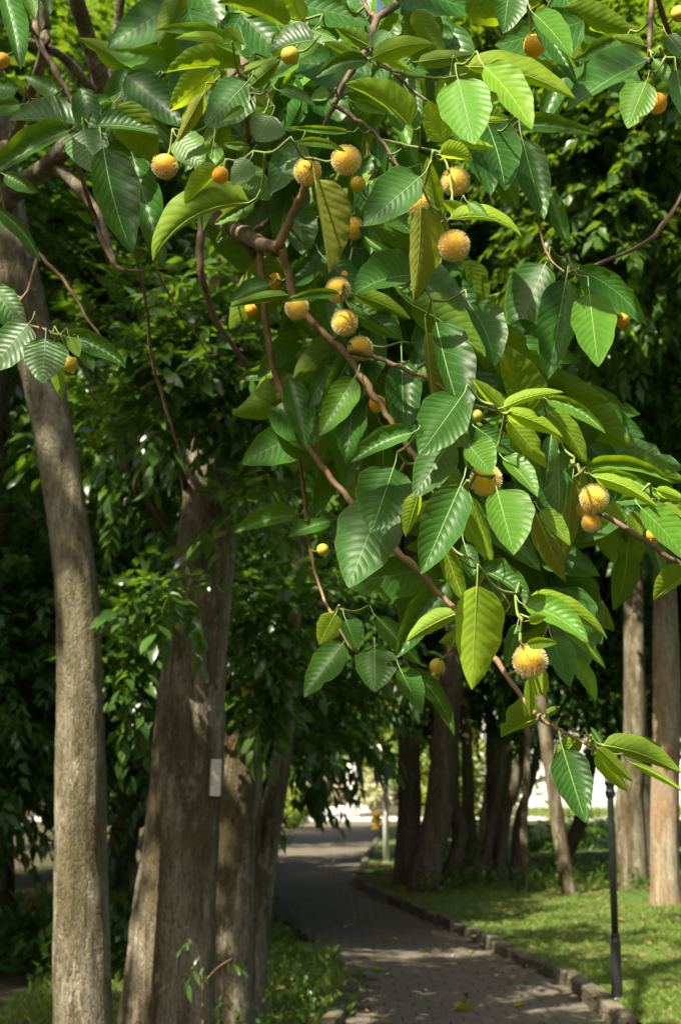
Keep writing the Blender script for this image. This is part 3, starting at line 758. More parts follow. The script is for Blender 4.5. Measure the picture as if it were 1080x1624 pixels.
simple_tree('tall tree with sunlit yellow-green crown behind the right of the branch', (4.6, 15.5), 9, .16, [('m0', (3.4, 13.6, 7.7), (.85, .8, .9)), ('m0', (2.6, 14.6, 9.4), (.9, .8, .75))], (-.4, 0), seed=51)
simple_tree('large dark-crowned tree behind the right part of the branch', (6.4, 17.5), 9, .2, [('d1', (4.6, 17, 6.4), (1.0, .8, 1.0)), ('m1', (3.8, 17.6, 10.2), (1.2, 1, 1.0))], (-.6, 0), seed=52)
simple_tree('tree with mid-green crown high above the path', (-3.2, 20.5), 11, .2, [('m1', (.9, 18.5, 9.4), (1.1, .9, .95)), ('d0', (1.6, 21, 7.6), (.9, .8, .8))], (1.6, 0), seed=53)
simple_tree('big dark tree rising behind the grove', (3.2, 31), 13, .3, [('d0', (3.0, 31, 8.6), (1.8, 1.2, 1.7)), ('d1', (7.8, 30, 7.4), (1.5, 1.1, 1.8)), ('m0', (4.6, 32, 13.5), (2.2, 1.2, 1.4))], (.5, 0), seed=54)
simple_tree('far dark tree behind the right edge of the grove', (12, 34), 12, .3, [('d1', (11.6, 33, 7.6), (1.8, 1.2, 1.7))], (0, 0), seed=55)
simple_tree('tall far tree closing the view above the path', (-6, 33), 14, .35, [('d0', (-6.2, 33, 7.0), (1.6, 1.2, 2.2)), ('m1', (.2, 33, 12.4), (2.0, 1.0, 1.7)), ('d1', (-2.2, 34, 16.5), (2.2, 1.1, 1.6))], (.5, 0), seed=56)
simple_tree('tall far tree closing the view above the right grove', (8, 36), 16, .35, [('m0', (6.4, 36, 13.8), (2.2, 1.2, 2.0)), ('d1', (4.6, 36, 19), (2.4, 1.2, 1.8)), ('d0', (10.5, 36, 16), (2.2, 1.2, 2.0))], (0, 0), seed=57)
simple_tree('tall far tree at the left above the pale trunk', (-10, 32), 16, .35, [('m1', (-8.0, 31, 10), (2.0, 1.3, 2.2)), ('m0', (-6, 34, 16), (2.4, 1.2, 1.8)), ('m1', (-3.5, 30, 17.5), (2.0, 1.2, 1.4))], (0, 0), seed=58)
# beyond the road
for k, (x, y, z, s, kd) in enumerate([(-9, 84, 8, 3.6, 'm0'), (-2.5, 88, 8, 3.4, 'm1'), (4.0, 86, 7.6, 3.2, 'l0'), (10, 92, 9, 3.6, 'm0'), (18, 96, 9, 3.8, 'm1'), (-17, 80, 9, 3.8, 'm1'), (27, 92, 9, 3.8, 'm0')]):
    simple_tree(['broad green tree far beyond the road', 'pale green tree far beyond the road'][kd == 'l0'], (x, y), 9, .35, [(kd, (x, y, z * .72), (s * .95, s * .6, s * .8))], (0, 0), group='trees beyond the road', seed=60 + k)

# --- crowns overhead, left of the frame, that shade the path and part of the branch
simple_tree('leafy tree standing left of the pale trunk, outside the frame', (-6.2, 7.5), 8, .2, [('s1', (-4.4, 4.4, 8.4), (1.0, 1.2, .7)), ('d0', (-6.6, 4.6, 8.6), (.7, .8, .5)), ('d0', (-6.0, 8.7, 8.4), (.9, 1.1, .7))], (.5, 0), seed=71)  # second crown added out of view to shade the grass at lower left
simple_tree('leafy tree in the left wood outside the frame', (-7.2, 13.5), 9, .2, [('d1', (-6.4, 12.6, 9.0), (1.1, 1.2, .9)), ('s1', (-4.4, 9.5, 10.5), (1.1, 1.3, .7))], (.5, 0), seed=72)
simple_tree('leafy tree deeper in the left wood outside the frame', (-8.2, 19.5), 9, .2, [('d0', (-7.0, 18.5, 9.5), (1.3, 1.4, 1.0))], (.5, 0), seed=73)
# unseen trees added behind the viewpoint to block low sky light and deepen contrast
for k, (x, y, z) in enumerate([(-9.5, 1.5, 5.0), (-8.5, -5, 4.6), (-3.5, -8.5, 4.8), (2.5, -9, 4.8), (8, -6.5, 4.6), (10.5, 0.5, 4.8)]):
    simple_tree('unseen leafy tree added behind the viewpoint to block sky light', (x, y), 6.5, .2, [(('d1', 'd0')[k % 2], (x, y, z), (1.5, 1.3, 1.75))], (.3, 0), group='added sky-blocking trees behind the viewpoint', seed=80 + k)
# upper crowns of the two big trees
crown(hero, 's0', (-.7, 8.4, 10.8), (.8, .8, .5))
crown(left, 's0', (-3.2, 6.4, 9.0), (.65, .75, .45)); crown(left, 's1', (-1.9, .5, 6.4), (.55, .6, .3))


# ------------------------------------------------------------------ branches, leaves and flower heads in the foreground
# leaf: base x, y, tip x, y, half width on either side of the midrib, face shown (U upper, L lower) + tone, midrib bow, distance
LEAVES_LEFT = [
 (118,196,15,191,5,36,'Ud',-5,2.85),(140,203,60,156,5,24,'Ld',-4,2.95),(112,207,-25,292,8,34,'Ud',-8,2.8),(133,203,146,274,35,34,'Ud',0,2.75),
 (153,200,253,214,26,5,'Ud',6,2.75),(190,212,248,250,14,14,'Lm',4,2.85),(178,162,108,176,18,17,'Ud',0,3.0),(165,235,211,404,46,28,'Ud',-6,2.7),
 (212,250,262,428,27,24,'Ud',0,2.85),(206,158,224,194,32,26,'Um',0,2.85),(247,119,187,158,22,24,'Ud',0,2.95),(224,160,286,203,14,12,'Ud',3,3.0),
 (230,184,280,230,13,13,'Um',0,2.95),(6,-14,33,112,25,14,'Ud',4,2.6),(42,-20,56,32,14,10,'Um',0,2.75),(68,-25,81,24,12,10,'Ud',0,2.7),
 (28,141,-45,135,18,18,'Ud',0,2.9),(34,166,-60,178,15,15,'Ud',0,2.95),(8,277,63,306,12,14,'Ud',0,3.0),(-8,330,66,418,8,14,'Ud',10,2.8),(-28,345,22,352,20,20,'Ud',0,3.0),
 (-12,455,44,528,24,28,'Ud',0,2.9),(46,514,-18,592,30,30,'Ud',0,2.75),(73,537,68,608,37,34,'Ud',0,2.7),(103,533,201,582,20,16,'Ud',8,2.8),
 (112,536,126,566,12,10,'Uy',0,2.72),(84,560,100,636,13,12,'Lm',0,2.8),(128,543,149,590,13,12,'Ud',0,2.78),
 (100,150,40,120,16,14,'Ud',0,3.2),(60,215,20,262,14,14,'Ud',0,3.2),
]
LEAVES = [
 (383,88,244,50,6,21,'Um',-14,2.6),(356,70,277,62,4,14,'Ly',-4,2.55),(382,108,262,116,4,38,'Lm',-8,2.62),(358,44,388,72,10,9,'Ly',0,2.7),
 (337,117,269,176,16,30,'Ly',0,2.7),(322,150,281,226,15,13,'Lo',0,2.6),(392,131,326,202,38,34,'Ud',0,2.55),(387,170,352,193,8,8,'Um',0,2.5),
 (282,218,324,267,30,24,'Um',0,2.7),(376,216,299,203,14,15,'Ud',0,2.8),(396,234,351,229,7,8,'Um',0,2.65),(394,322,242,412,6,46,'Lm',-26,2.5),
 (350,268,294,328,6,26,'Ly',-4,2.46),(396,254,368,294,20,18,'Ud',0,2.42),(386,268,428,318,22,22,'Um',0,2.75),(402,322,340,356,14,14,'Um',0,2.8),
 (478,222,427,308,26,28,'Ud',0,2.72),(430,184,406,225,30,26,'Ud',0,2.5),(498,64,429,84,3,32,'Ud',-4,2.5),(457,38,345,4,12,40,'Lm',-10,2.65),
 (482,32,448,-24,15,16,'Ly',0,2.62),(498,50,536,66,10,14,'Um',0,2.6),(388,114,441,92,9,12,'Lm',0,2.6),(398,136,445,94,14,14,'Ld',0,2.58),
 (403,148,423,170,13,12,'Lm',0,2.55),(443,144,501,169,14,6,'Ud',3,2.5),(522,148,492,158,8,14,'Um',0,2.55),(474,226,549,242,8,8,'Um',7,2.36),
 (552,209,454,202,6,7,'Um',0,2.5),(500,286,521,434,46,5,'Lo',4,2.5),(582,98,501,124,12,17,'Ud',-9,2.5),(584,72,531,44,13,18,'Ld',0,2.6),
 (618,52,588,86,18,17,'Ud',0,2.55),(592,92,688,70,18,20,'Ly',8,2.5),(600,84,654,114,10,9,'Ly',0,2.52),(560,84,512,66,7,9,'Ly',0,2.55),
 (664,98,754,86,14,14,'Lm',0,2.6),(649,200,545,134,5,38,'Lm',-10,2.45),(562,162,616,180,10,10,'Um',0,2.6),(640,158,669,197,11,9,'Ud',0,2.6),
 (726,126,752,230,46,42,'Um',0,2.35),(742,106,912,158,30,14,'Ly',14,2.45),(768,106,843,206,36,22,'Uy',6,2.32),(702,224,678,158,22,22,'Ly',0,2.5),
 (806,190,760,193,4,11,'Ly',0,2.5),(728,222,783,234,9,10,'Ly',0,2.45),(698,246,750,256,24,6,'Ly',4,2.42),(772,196,801,303,40,24,'Ud',4,2.6),
 (828,222,862,350,30,25,'Ud',0,2.7),(798,196,947,214,22,10,'Ud',4,2.9),(775,230,822,332,22,24,'Ld',0,2.9),(560,130,585,190,20,18,'Lm',0,2.75),
 (1024,97,898,176,10,46,'Ud',-6,2.6),(965,108,896,174,14,16,'Ud',0,2.7),(808,-24,798,54,32,20,'Ud',0,2.6),(846,22,905,92,28,13,'Um',4,2.5),
 (850,36,916,140,10,16,'Ud',6,2.6),(986,60,908,98,15,16,'Ud',0,2.8),(1020,72,968,58,8,12,'Lm',0,2.75),(1024,130,994,204,26,32,'Um',0,2.55),
 (1036,94,1069,140,13,11,'Um',0,2.65),(1072,110,1088,192,24,18,'Ud',0,2.6),(1058,56,1092,100,16,14,'Ud',0,2.8),
 (864,420,815,538,30,44,'Ud',0,2.95),(897,444,869,602,30,35,'Ud',0,2.85),(934,466,948,582,38,34,'Um',0,2.7),(916,428,1024,518,22,26,'Ud',12,2.8),
 (924,446,988,506,16,18,'Ld',0,2.95),(966,486,1006,536,12,12,'Lm',0,3.0),(868,300,902,394,16,15,'Ud',0,3.0),(905,420,945,452,10,10,'Lm',0,3.0),
 (666,281,576,359,28,43,'Ud',0,2.38),(667,330,655,476,38,16,'Lo',3,2.3),(692,348,677,248,18,17,'Lm',0,2.5),(716,348,827,375,20,5,'Ly',16,2.32),
 (744,344,700,318,12,14,'Ly',0,2.34),(744,322,774,344,9,9,'Um',0,2.3),(655,437,561,467,14,46,'Ud',-8,2.42),(643,426,577,375,11,11,'Um',0,2.55),
 (657,382,578,348,22,18,'Ld',0,2.6),(604,332,657,372,12,13,'Ud',0,2.62),(560,466,652,508,17,11,'Lm',4,2.5),(553,480,640,541,26,13,'Ud',4,2.55),
 (570,502,640,538,9,13,'Lm',0,2.52),(654,484,770,566,40,27,'Ld',6,2.58),(744,483,783,582,38,13,'Ud',8,2.42),(691,510,739,682,48,13,'Ud',-3,2.44),
 (676,528,688,645,42,7,'Lo',0,2.52),(838,662,790,543,18,46,'Lm',0,2.56),(640,470,700,520,18,18,'Ld',0,2.75),
 (802,652,748,600,10,14,'Ly',0,2.32),(798,646,894,622,13,7,'Ly',6,2.3),(803,654,892,694,15,14,'Ly',5,2.36),(806,666,866,742,23,17,'Ly',0,2.4),
 (866,633,960,688,12,13,'Um',10,2.45),(870,654,929,736,20,16,'Lm',6,2.48),(874,690,864,776,13,14,'Ud',0,2.5),(884,712,887,818,22,34,'Ud',0,2.58),
 (908,756,896,888,19,15,'Lo',0,2.6),(730,632,665,723,36,45,'Ud',0,2.26),(736,652,690,708,14,16,'Lm',0,2.4),(653,687,554,736,11,24,'Ud',-7,2.36),
 (714,699,656,790,30,33,'Ud',0,2.3),(742,704,781,752,34,18,'Um',0,2.26),(757,680,823,726,20,14,'Ud',0,2.38),(812,686,854,757,15,12,'Lm',0,2.42),
 (797,726,852,788,24,11,'Um',4,2.36),(788,778,815,880,50,26,'Um',0,2.25),(730,770,668,912,33,38,'Ud',0,2.25),(624,742,589,845,42,48,'Ud',0,2.42),
 (606,796,552,932,48,54,'Ud',0,2.5),(664,783,643,852,9,19,'Ly',0,2.35),(562,600,506,692,24,25,'Um',0,2.6),(562,622,549,736,25,26,'Ud',0,2.75),
 (637,572,641,702,30,27,'Ud',0,2.7),(626,625,562,660,14,18,'Ld',0,2.75),(856,810,903,866,18,10,'Uy',3,2.38),(849,814,896,924,17,22,'Lo',0,2.42),
 (730,808,772,888,13,15,'Ly',0,2.36),(746,788,783,897,12,13,'Lm',0,2.42),(690,800,640,830,12,14,'Lm',0,2.5),(700,735,745,800,16,18,'Ld',0,2.6),
 (756,930,748,1094,46,32,'Ly',0,2.2),(722,974,644,1018,12,20,'Lm',-4,2.4),(704,868,737,958,17,16,'Lm',0,2.4),(736,862,758,932,15,13,'Ud',0,2.45),
 (761,903,843,962,27,5,'Ud',8,2.36),(832,960,932,1020,28,14,'Um',10,2.26),(842,945,963,1014,18,10,'Lm',12,2.34),(886,984,960,1060,11,11,'Um',4,2.4),
 (874,1010,903,1090,28,16,'Ud',0,2.34),(906,1046,944,1112,17,10,'Um',4,2.4),(836,1022,884,1020,8,11,'Um',3,2.16),(848,1056,864,1106,15,16,'Ly',0,2.35),
 (838,984,866,978,9,8,'Ly',0,2.2),(820,990,800,1060,10,12,'Ud',0,2.5),(860,1138,794,1169,6,38,'Lm',-4,2.35),(838,1078,840,1138,12,8,'Ly',0,2.25),
 (866,1132,888,1120,6,7,'Lm',0,2.3),(892,1188,928,1305,33,29,'Ud',0,2.2),(918,1168,874,1218,16,18,'Lm',0,2.4),(956,1182,1080,1228,26,11,'Lm',8,2.25),
 (948,1186,1004,1240,11,13,'Ly',0,2.2),(946,1194,996,1256,10,16,'Ly',0,2.24),(952,1178,936,1153,6,7,'Ud',0,2.3),(938,1190,936,1162,8,8,'Lm',0,2.3),
 (1006,1170,1048,1186,8,8,'Um',0,2.4),(1000,1210,1086,1258,6,7,'Ly',4,2.22),
 (544,1020,481,1105,24,27,'Ud',0,2.8),(532,974,506,1022,22,20,'Ly',0,2.85),(548,982,568,1032,22,12,'Ud',0,2.8),(594,1028,595,1098,36,31,'Ud',0,2.7),
 (598,979,669,1056,17,17,'Ud',0,2.85),(634,1060,668,1130,25,16,'Ud',0,2.75),(652,1062,720,1168,16,13,'Ud',10,2.85),
 (468,818,370,846,9,24,'Ud',-5,3.1),(526,826,456,852,11,20,'Ud',-3,2.95),(482,588,373,601,14,18,'Ud',-3,3.0),(427,452,364,481,7,19,'Ud',-4,2.7),
 (536,465,446,480,8,9,'Ud',-4,2.6),(455,468,362,488,8,10,'Ld',-4,2.75),(478,412,464,460,20,14,'Ud',0,2.8),(496,408,488,464,16,14,'Ld',0,2.85),
 (468,330,486,408,30,26,'Ud',0,2.85),(500,345,404,378,20,20,'Lm',0,3.0),(478,508,448,570,20,22,'Lm',0,3.1),(508,645,462,640,10,10,'Lw',0,3.0),
 (928,743,1068,768,17,6,'Um',15,2.5),(934,752,1050,794,11,9,'Um',13,2.45),(944,757,1042,806,12,13,'Ly',8,2.38),(1016,806,1090,892,32,18,'Um',4,2.36),
 (1040,776,1090,794,10,9,'Ly',0,2.4),(1032,792,974,796,12,11,'Ud',0,2.55),(964,800,990,836,13,13,'Lm',0,2.6),(1092,912,1036,952,6,30,'Lm',-3,2.4),
 (1050,800,1088,826,10,9,'Ly',0,2.45),(1000,812,1018,850,12,12,'Lm',0,2.65),(940,800,920,742,14,14,'Lm',0,2.7),
]
BR = {  # px polylines with distances and radii in mm
 'main': ([(404,60,7.9),(372,150,6.2),(338,250,4.8),(322,318,3.7),(345,348,3.05),(382,368,2.85),(418,388,2.75),(447,394,2.7)], [48,40,34,28,19,17.5,14,12.5], 'limb'),
 'up1': ([(440,394,2.7),(462,345,2.68),(478,310,2.66),(488,285,2.64)], [10,8.5,7.5,6.5], 'twig'),
 'up0': ([(398,374,2.82),(424,350,2.85),(440,320,2.9),(425,280,2.9),(398,235,2.8),(390,180,2.68),(388,125,2.62)], [7,6.5,6,5,4.5,4,3.5], 'limb'),
 'c1': ([(447,394,2.7),(456,432,2.72),(470,480,2.72),(505,520,2.7),(545,560,2.66),(590,622,2.62),(628,680,2.58),(655,722,2.52),(690,760,2.5),(715,830,2.46)], [9,8,7.5,7.2,6.8,6.2,5.6,5,4.2,3.4], 'twig'),
 'c2': ([(412,388,2.78),(416,450,2.78),(424,530,2.8),(442,610,2.82),(472,680,2.8),(515,745,2.75),(560,800,2.7),(625,868,2.6),(675,920,2.52),(735,985,2.45),(795,1060,2.38),(850,1133,2.32),(900,1165,2.28),(950,1190,2.25)], [7.5,7.5,7.2,7,7,6.6,6.2,6,5.6,5,4.4,3.6,2.6,2.0], 'twig'),
 'c3': ([(360,356,3.0),(400,400,3.05),(440,455,3.1),(490,510,3.15),(530,562,3.2),(560,610,3.2),(590,680,3.1)], [10,9,8.5,8,7,6,4], 'limb'),
 'c4': ([(545,558,2.66),(590,565,2.64),(640,585,2.6),(690,608,2.56),(735,640,2.5),(790,652,2.42)], [5,4.6,4.2,3.8,3.2,2.6], 'twig'),
 'c5': ([(322,345,3.6),(318,420,3.6),(330,470,3.65),(350,520,3.7),(420,620,3.8),(455,700,3.8)], [14,10,9,7,6,4], 'limb'),
 'bl': ([(470,690,3.0),(482,780,3.0),(490,860,2.95),(510,940,2.9),(545,1010,2.85),(570,1035,2.8),(640,1050,2.8)], [4,3.8,3.6,3.2,2.8,2.2,1.6], 'twig'),
 'bl2': ([(472,680,2.8),(470,688,2.95),(470,692,3.0)], [5,4.5,4], 'twig'),
 'top': ([(412,-220,8.0),(480,-420,6.4),(590,-240,4.2),(640,-40,3.1),(598,30,2.75),(582,78,2.62),(548,128,2.6),(524,180,2.6),(505,215,2.6)], [34,28,20,11,7.5,6.5,6,5.2,4.2], 'limb'),
 'top2': ([(526,165,2.6),(560,185,2.58),(598,215,2.54),(620,245,2.5),(632,266,2.48)], [4.6,4.2,3.6,3,2.4], 'limb'),
 'top3': ([(583,76,2.62),(620,110,2.6),(650,140,2.6),(678,160,2.58)], [4.2,3.6,3,2.2], 'limb'),
 'top4': ([(578,92,2.6),(620,112,2.54),(690,124,2.48),(740,118,2.42)], [3.2,2.8,2.4,2], 'greentwig'),
 'top5': ([(604,222,2.54),(650,232,2.5),(700,246,2.46),(716,300,2.42),(716,345,2.36)], [3,2.6,2.4,2.1,1.8], 'greentwig'),
 'topd': ([(598,30,2.75),(580,10,2.9),(566,-30,3.1)], [5,4,3.4], 'limb'),
 'right': ([(440,-700,8.0),(760,-760,6.0),(1010,-420,4.2),(1060,-160,3.2),(1036,-20,2.85),(1030,50,2.75),(1028,100,2.68)], [26,22,16,10,7,5,3.6], 'limb'),
 'right2': ([(1040,-20,2.9),(960,-40,2.85),(860,-10,2.75),(800,-30,2.7)], [5,4.6,4,3], 'limb'),
 'right3': ([(1036,-20,2.85),(1078,120,3.0),(1092,270,3.1),(1040,370,3.08),(960,414,3.0),(896,434,2.92)], [6,5.6,5.2,4.8,4,3], 'limb'),
 'right4': ([(715,640,2.62),(800,690,2.72),(880,752,2.72),(945,808,2.62),(1010,850,2.58),(1080,896,2.58),(1125,918,2.6)], [6,5.8,5.5,5.2,5,4.6,3.4], 'limb'),
 'right6': ([(945,808,2.62),(938,780,2.58),(930,752,2.54)], [4,3.4,2.6], 'twig'),
 'right5': ([(896,434,2.92),(866,400,2.95),(850,330,2.95),(832,222,2.75),(775,196,2.65)], [2.6,2.6,2.6,2.4,2], 'twig'),
}
BRL = {
 'a': ([(10,230,7.1),(-60,300,5.2),(-40,360,3.6),(20,355,3.1),(60,400,3.0),(110,455,2.95),(135,500,2.9),(170,545,2.85)], [30,24,14,7,5,4,3,2], 'twig'),
 'a2': ([(62,402,3.0),(45,460,2.95),(20,500,2.9),(90,530,2.78)], [4,3.4,3,2.4], 'twig'),
 'b': ([(-30,60,7.0),(-60,-60,5.0),(40,-40,3.6),(60,60,3.2),(110,150,2.95),(130,200,2.82),(165,225,2.8)], [30,24,14,7,5.5,4.5,3.4], 'limb'),
 'b2': ([(60,60,3.2),(20,0,2.8),(4,-20,2.7)], [4,3.4,3], 'limb'),
 'b3': ([(130,200,2.85),(180,170,2.9),(230,160,2.95),(262,115,2.9)], [4,3.4,3,2.4], 'limb'),
 'v': ([(165,225,2.85),(215,400,3.6),(235,500,3.9),(240,560,4.0),(268,660,4.1),(300,760,4.2)], [4.5,4.5,4.5,5,4,2.5], 'limb'),
 'v2': ([(110,150,2.95),(118,240,3.2),(150,340,3.4),(182,420,3.4),(230,430,3.4)], [5,6,6,5,3], 'limb'),
 'v3': ([(182,240,3.0),(250,430,3.6),(290,500,3.7),(330,560,3.8)], [3,3,3,2], 'twig'),
}
FL = [(488,272,22.5,'f',2.58),(549,254,24,'f',2.46),(722,288,23,'f',2.5),(720,390,25,'f',2.33),(547,512,21,'f',2.6),(571,553,20,'f',2.72),(471,488,19,'f',2.66),
 (536,460,20,'f',2.62),(663,324,21,'f',2.5),(840,1048,26,'f',2.2),(770,761,25,'f',2.33),(942,790,22.5,'f',2.5),(937,829,15,'p',2.52),(928,808,14,'f',2.6),(262,263,21.5,'p',2.7),(428,205,20,'f',2.75),(560,362,18,'f',2.7),
 (548,440,14,'o',2.75),(350,278,14,'o',2.43),(598,640,14,'o',2.72),(847,73,19,'o',2.66),(1040,164,18,'o',2.62),(460,88,16,'y',2.58),(568,292,13,'y',2.65),
 (545,24,13,'o',2.9),(755,660,11,'g',2.4),(880,696,10,'y',2.55),(243,-2,14,'y',3.0),(400,490,13,'o',2.9),(437,446,13,'o',2.85),(985,507,12,'o',3.0),
 (1036,848,12,'o',2.62),(420,402,10,'o',2.9),(693,1056,12,'y',2.6),(512,872,10,'y',2.9),(508,545,12,'y',3.0),(1076,22,14,'y',2.9),(508,4,12,'o',3.0)]
FLL = [(111,578,13,'y',2.76),(5,96,13,'o',3.1)]

def leaf_profile(s):
    p = np.power(np.maximum(s, 0), .44) * np.power(np.maximum(1 - s, 0), .88)
    return p / (.3333 ** .44 * (1 - .3333) ** .88)

NS = 20
TT = np.array([-1, -.68, -.34, 0, .34, .68, 1.0])
def build_leaf(root, e, rr, raw=False):
    bx, by, tx, ty, a, b, ft, bow, Y = e
    up = ft[0] == 'U'
    B = np.array([bx, by], float); T = np.array([tx, ty], float)
    d = T - B; L = np.linalg.norm(d); d /= L; n = np.array([d[1], -d[0]])
    s = np.linspace(0, 1, NS + 1)
    tipc = rr.gauss(0, .05) * L
    cx = B[None] + d[None] * (L * s)[:, None] + n[None] * (bow * 4 * s * (1 - s) + tipc * np.maximum(s - .8, 0) ** 2 * 4)[:, None]
    tg = np.gradient(cx, axis=0); tg /= np.linalg.norm(tg, axis=1)[:, None]
    nn = np.stack([tg[:, 1], -tg[:, 0]], 1)
    p = leaf_profile(s); p[0] = .10; p[-1] = 0.008
    H = .30 * max(L, (a + b) * .95)
    tilt = (.5 if up else -.42) * rr.uniform(.6, 1.35)
    kx = rr.gauss(0, .18)
    m = Y / FP; cur = rr.uniform(.03, .16) * (1 if up else -1); ph = rr.uniform(0, 6.28)
    sg = -1 if up else 1
    wav = 1 + .035 * np.sin(s * 2 * math.pi * 3.3 + ph)
    V = []; U = []
    bite = {}                                                # insect bites and torn edges on some leaves
    if L > 70 and rr.random() < .22:
        c0 = rr.randrange(6, 16); sd_ = rr.choice((-1, 1)); dp = rr.uniform(.22, .42)
        for q_ in range(rr.choice((2, 3, 3))): bite[(c0 + q_, sd_)] = 1 - dp * (1.0 if q_ == 1 else .6)
    for i in range(NS + 1):
        for t in TT:
            w = a if t > 0 else b
            bt = bite.get((i, 1 if t > 0 else -1), 1.0) if abs(t) > .6 else 1.0
            if abs(t) < .9 and bt < 1: bt = min(1.0, bt + .22)
            q = cx[i] + nn[i] * p[i] * t * w * (wav[i] if abs(t) > .5 else 1) * bt
            off = math.sqrt(max(H * H - w * w, 0)); off = min(off, .85 * w + 10)
            dep = Y + tilt * (by - q[1]) * m + kx * (q[0] - bx) * m + sg * off * .75 * abs(t) ** 1.2 * p[i] * m \
                + cur * L * (s[i] ** 2) * m + .035 * H * m * math.sin(s[i] * 2 * math.pi * 6 + ph + (1.5 if t > 0 else 0)) * t * t \
                - sg * .10 * w * m * math.sin(abs(t) * math.pi) * p[i]
            V.append(at(q[0], q[1], dep)); U.append((s[i], t))
    V = np.array([tuple(v) for v in V]); k = len(TT)
    F = []
    for i in range(NS):
        for j in range(k - 1):
            f = (i * k + j, (i + 1) * k + j, (i + 1) * k + j + 1, i * k + j + 1)
            F.append(f if up else f[::-1])
    if raw: return V, F, U
    mid = V.reshape(NS + 1, k, 3)[:, 3]
    o3 = mid[0].copy()
    me = mesh('leaf', V - o3, np.array(F), uv=U)
    o = ob('leaf', me, M['leaf_' + ft[1]], root, Vector(o3) - root.location)
    # stalk end: a little back from the base
    sl_ = min(30, max(14, L * .2))
    pe = B - d * sl_ * .8 + np.array([0, -sl_ * .35])
    e3 = np.array(at(pe[0], pe[1], Y + (.02 if up else -.01)))
    c3 = np.array(at(*(B - d * sl_ * .5), Y + .005))
    line = np.vstack([e3, c3, mid[0], mid[2::3][:6], mid[-2]])
    rad = np.interp(np.linspace(0, 1, len(line)), [0, .3, 1], [.0015, .0010, .0003]) * (L / 150) ** .4 * (Y / 2.5)
    v, f = tube(line - o3, rad, 5)
    ob('midrib', mesh('midrib', v, f), M['midrib_y' if ft[1] in 'yo' or not up else 'midrib'], o)
    return e3

def flower_mesh(seed, cut=None, n=900):
    g = np.random.default_rng(seed)
    i = np.arange(n) + .5; phi = np.arccos(1 - 2 * i / n); th = math.pi * (1 + 5 ** .5) * i
    D = np.stack([np.cos(th) * np.sin(phi), np.sin(th) * np.sin(phi), np.cos(phi)], 1)
    D += g.normal(0, .035, D.shape); D /= np.linalg.norm(D, axis=1)[:, None]
    if cut is not None: D = D[D @ np.array(cut) < .55]
    n = len(D)
    A = np.cross(D, np.array([.3, .2, 1.0])); A /= np.linalg.norm(A, axis=1)[:, None]; B = np.cross(D, A)
    ln = g.uniform(.93, 1.03, n)
    rings = [(.66, .012), (.80, .018), (.85, .009), (.93, .010), (.955, .021), (1.0, .011)]
    V = np.zeros((n, len(rings), 3, 3))
    for ri, (r, w) in enumerate(rings):
        for q in range(3):
            an = q * 2.094
            V[:, ri, q] = (D * (r * ln)[:, None] + (A * math.cos(an) + B * math.sin(an)) * w) * RB
    F = []
    for ri in range(len(rings) - 1):
        for q in range(3):
            F.append((ri * 3 + q, ri * 3 + (q + 1) % 3, ri * 3 + 3 + (q + 1) % 3, ri * 3 + 3 + q))
    F = np.array(F)
    FF = (F[None] + (np.arange(n) * len(rings) * 3)[:, None, None]).reshape(-1, 4)
    me = mesh('florets', V.reshape(-1, 3), FF); me.materials.append(M['florets']); return me
def ball_mesh(name, r, mat, bumps=0.0, seg=28, rings=18, n=300):
    V = [(0, 0, r)]; F = []
    for i in range(1, rings):
        t = math.pi * i / rings
        for j in range(seg):
            p = 2 * math.pi * j / seg
            k = r * (1 + bumps * (((i + j) % 2) * 2 - 1) * math.sin(t))
            V.append((k * math.sin(t) * math.cos(p), k * math.sin(t) * math.sin(p), k * math.cos(t)))
    V.append((0, 0, -r)); e = len(V) - 1
    for j in range(seg):
        F.append((0, 1 + j, 1 + (j + 1) % seg))
        for i in range(rings - 2):
            F.append((1 + i * seg + j, 1 + (i + 1) * seg + j, 1 + (i + 1) * seg + (j + 1) % seg, 1 + i * seg + (j + 1) % seg))
        F.append((e, e - seg + (j + 1) % seg, e - seg + j))
    me = mesh(name, V, F); me.materials.append(M[mat]); return me
FM = {'f': flower_mesh(1), 'p': flower_mesh(2, cut=(.15, -.72, .68)), 'core': ball_mesh('flower_core', RB * .82, 'core', .02)}
BM = {'o': ball_mesh('bud', RB, 'bud_orange', .022), 'y': ball_mesh('bud', RB, 'bud_yellow', .015), 'g': ball_mesh('bud', RB, 'bud_green', .012)}
FM['core_p'] = ball_mesh('flower_core', RB * .84, 'bud_orange', .015)

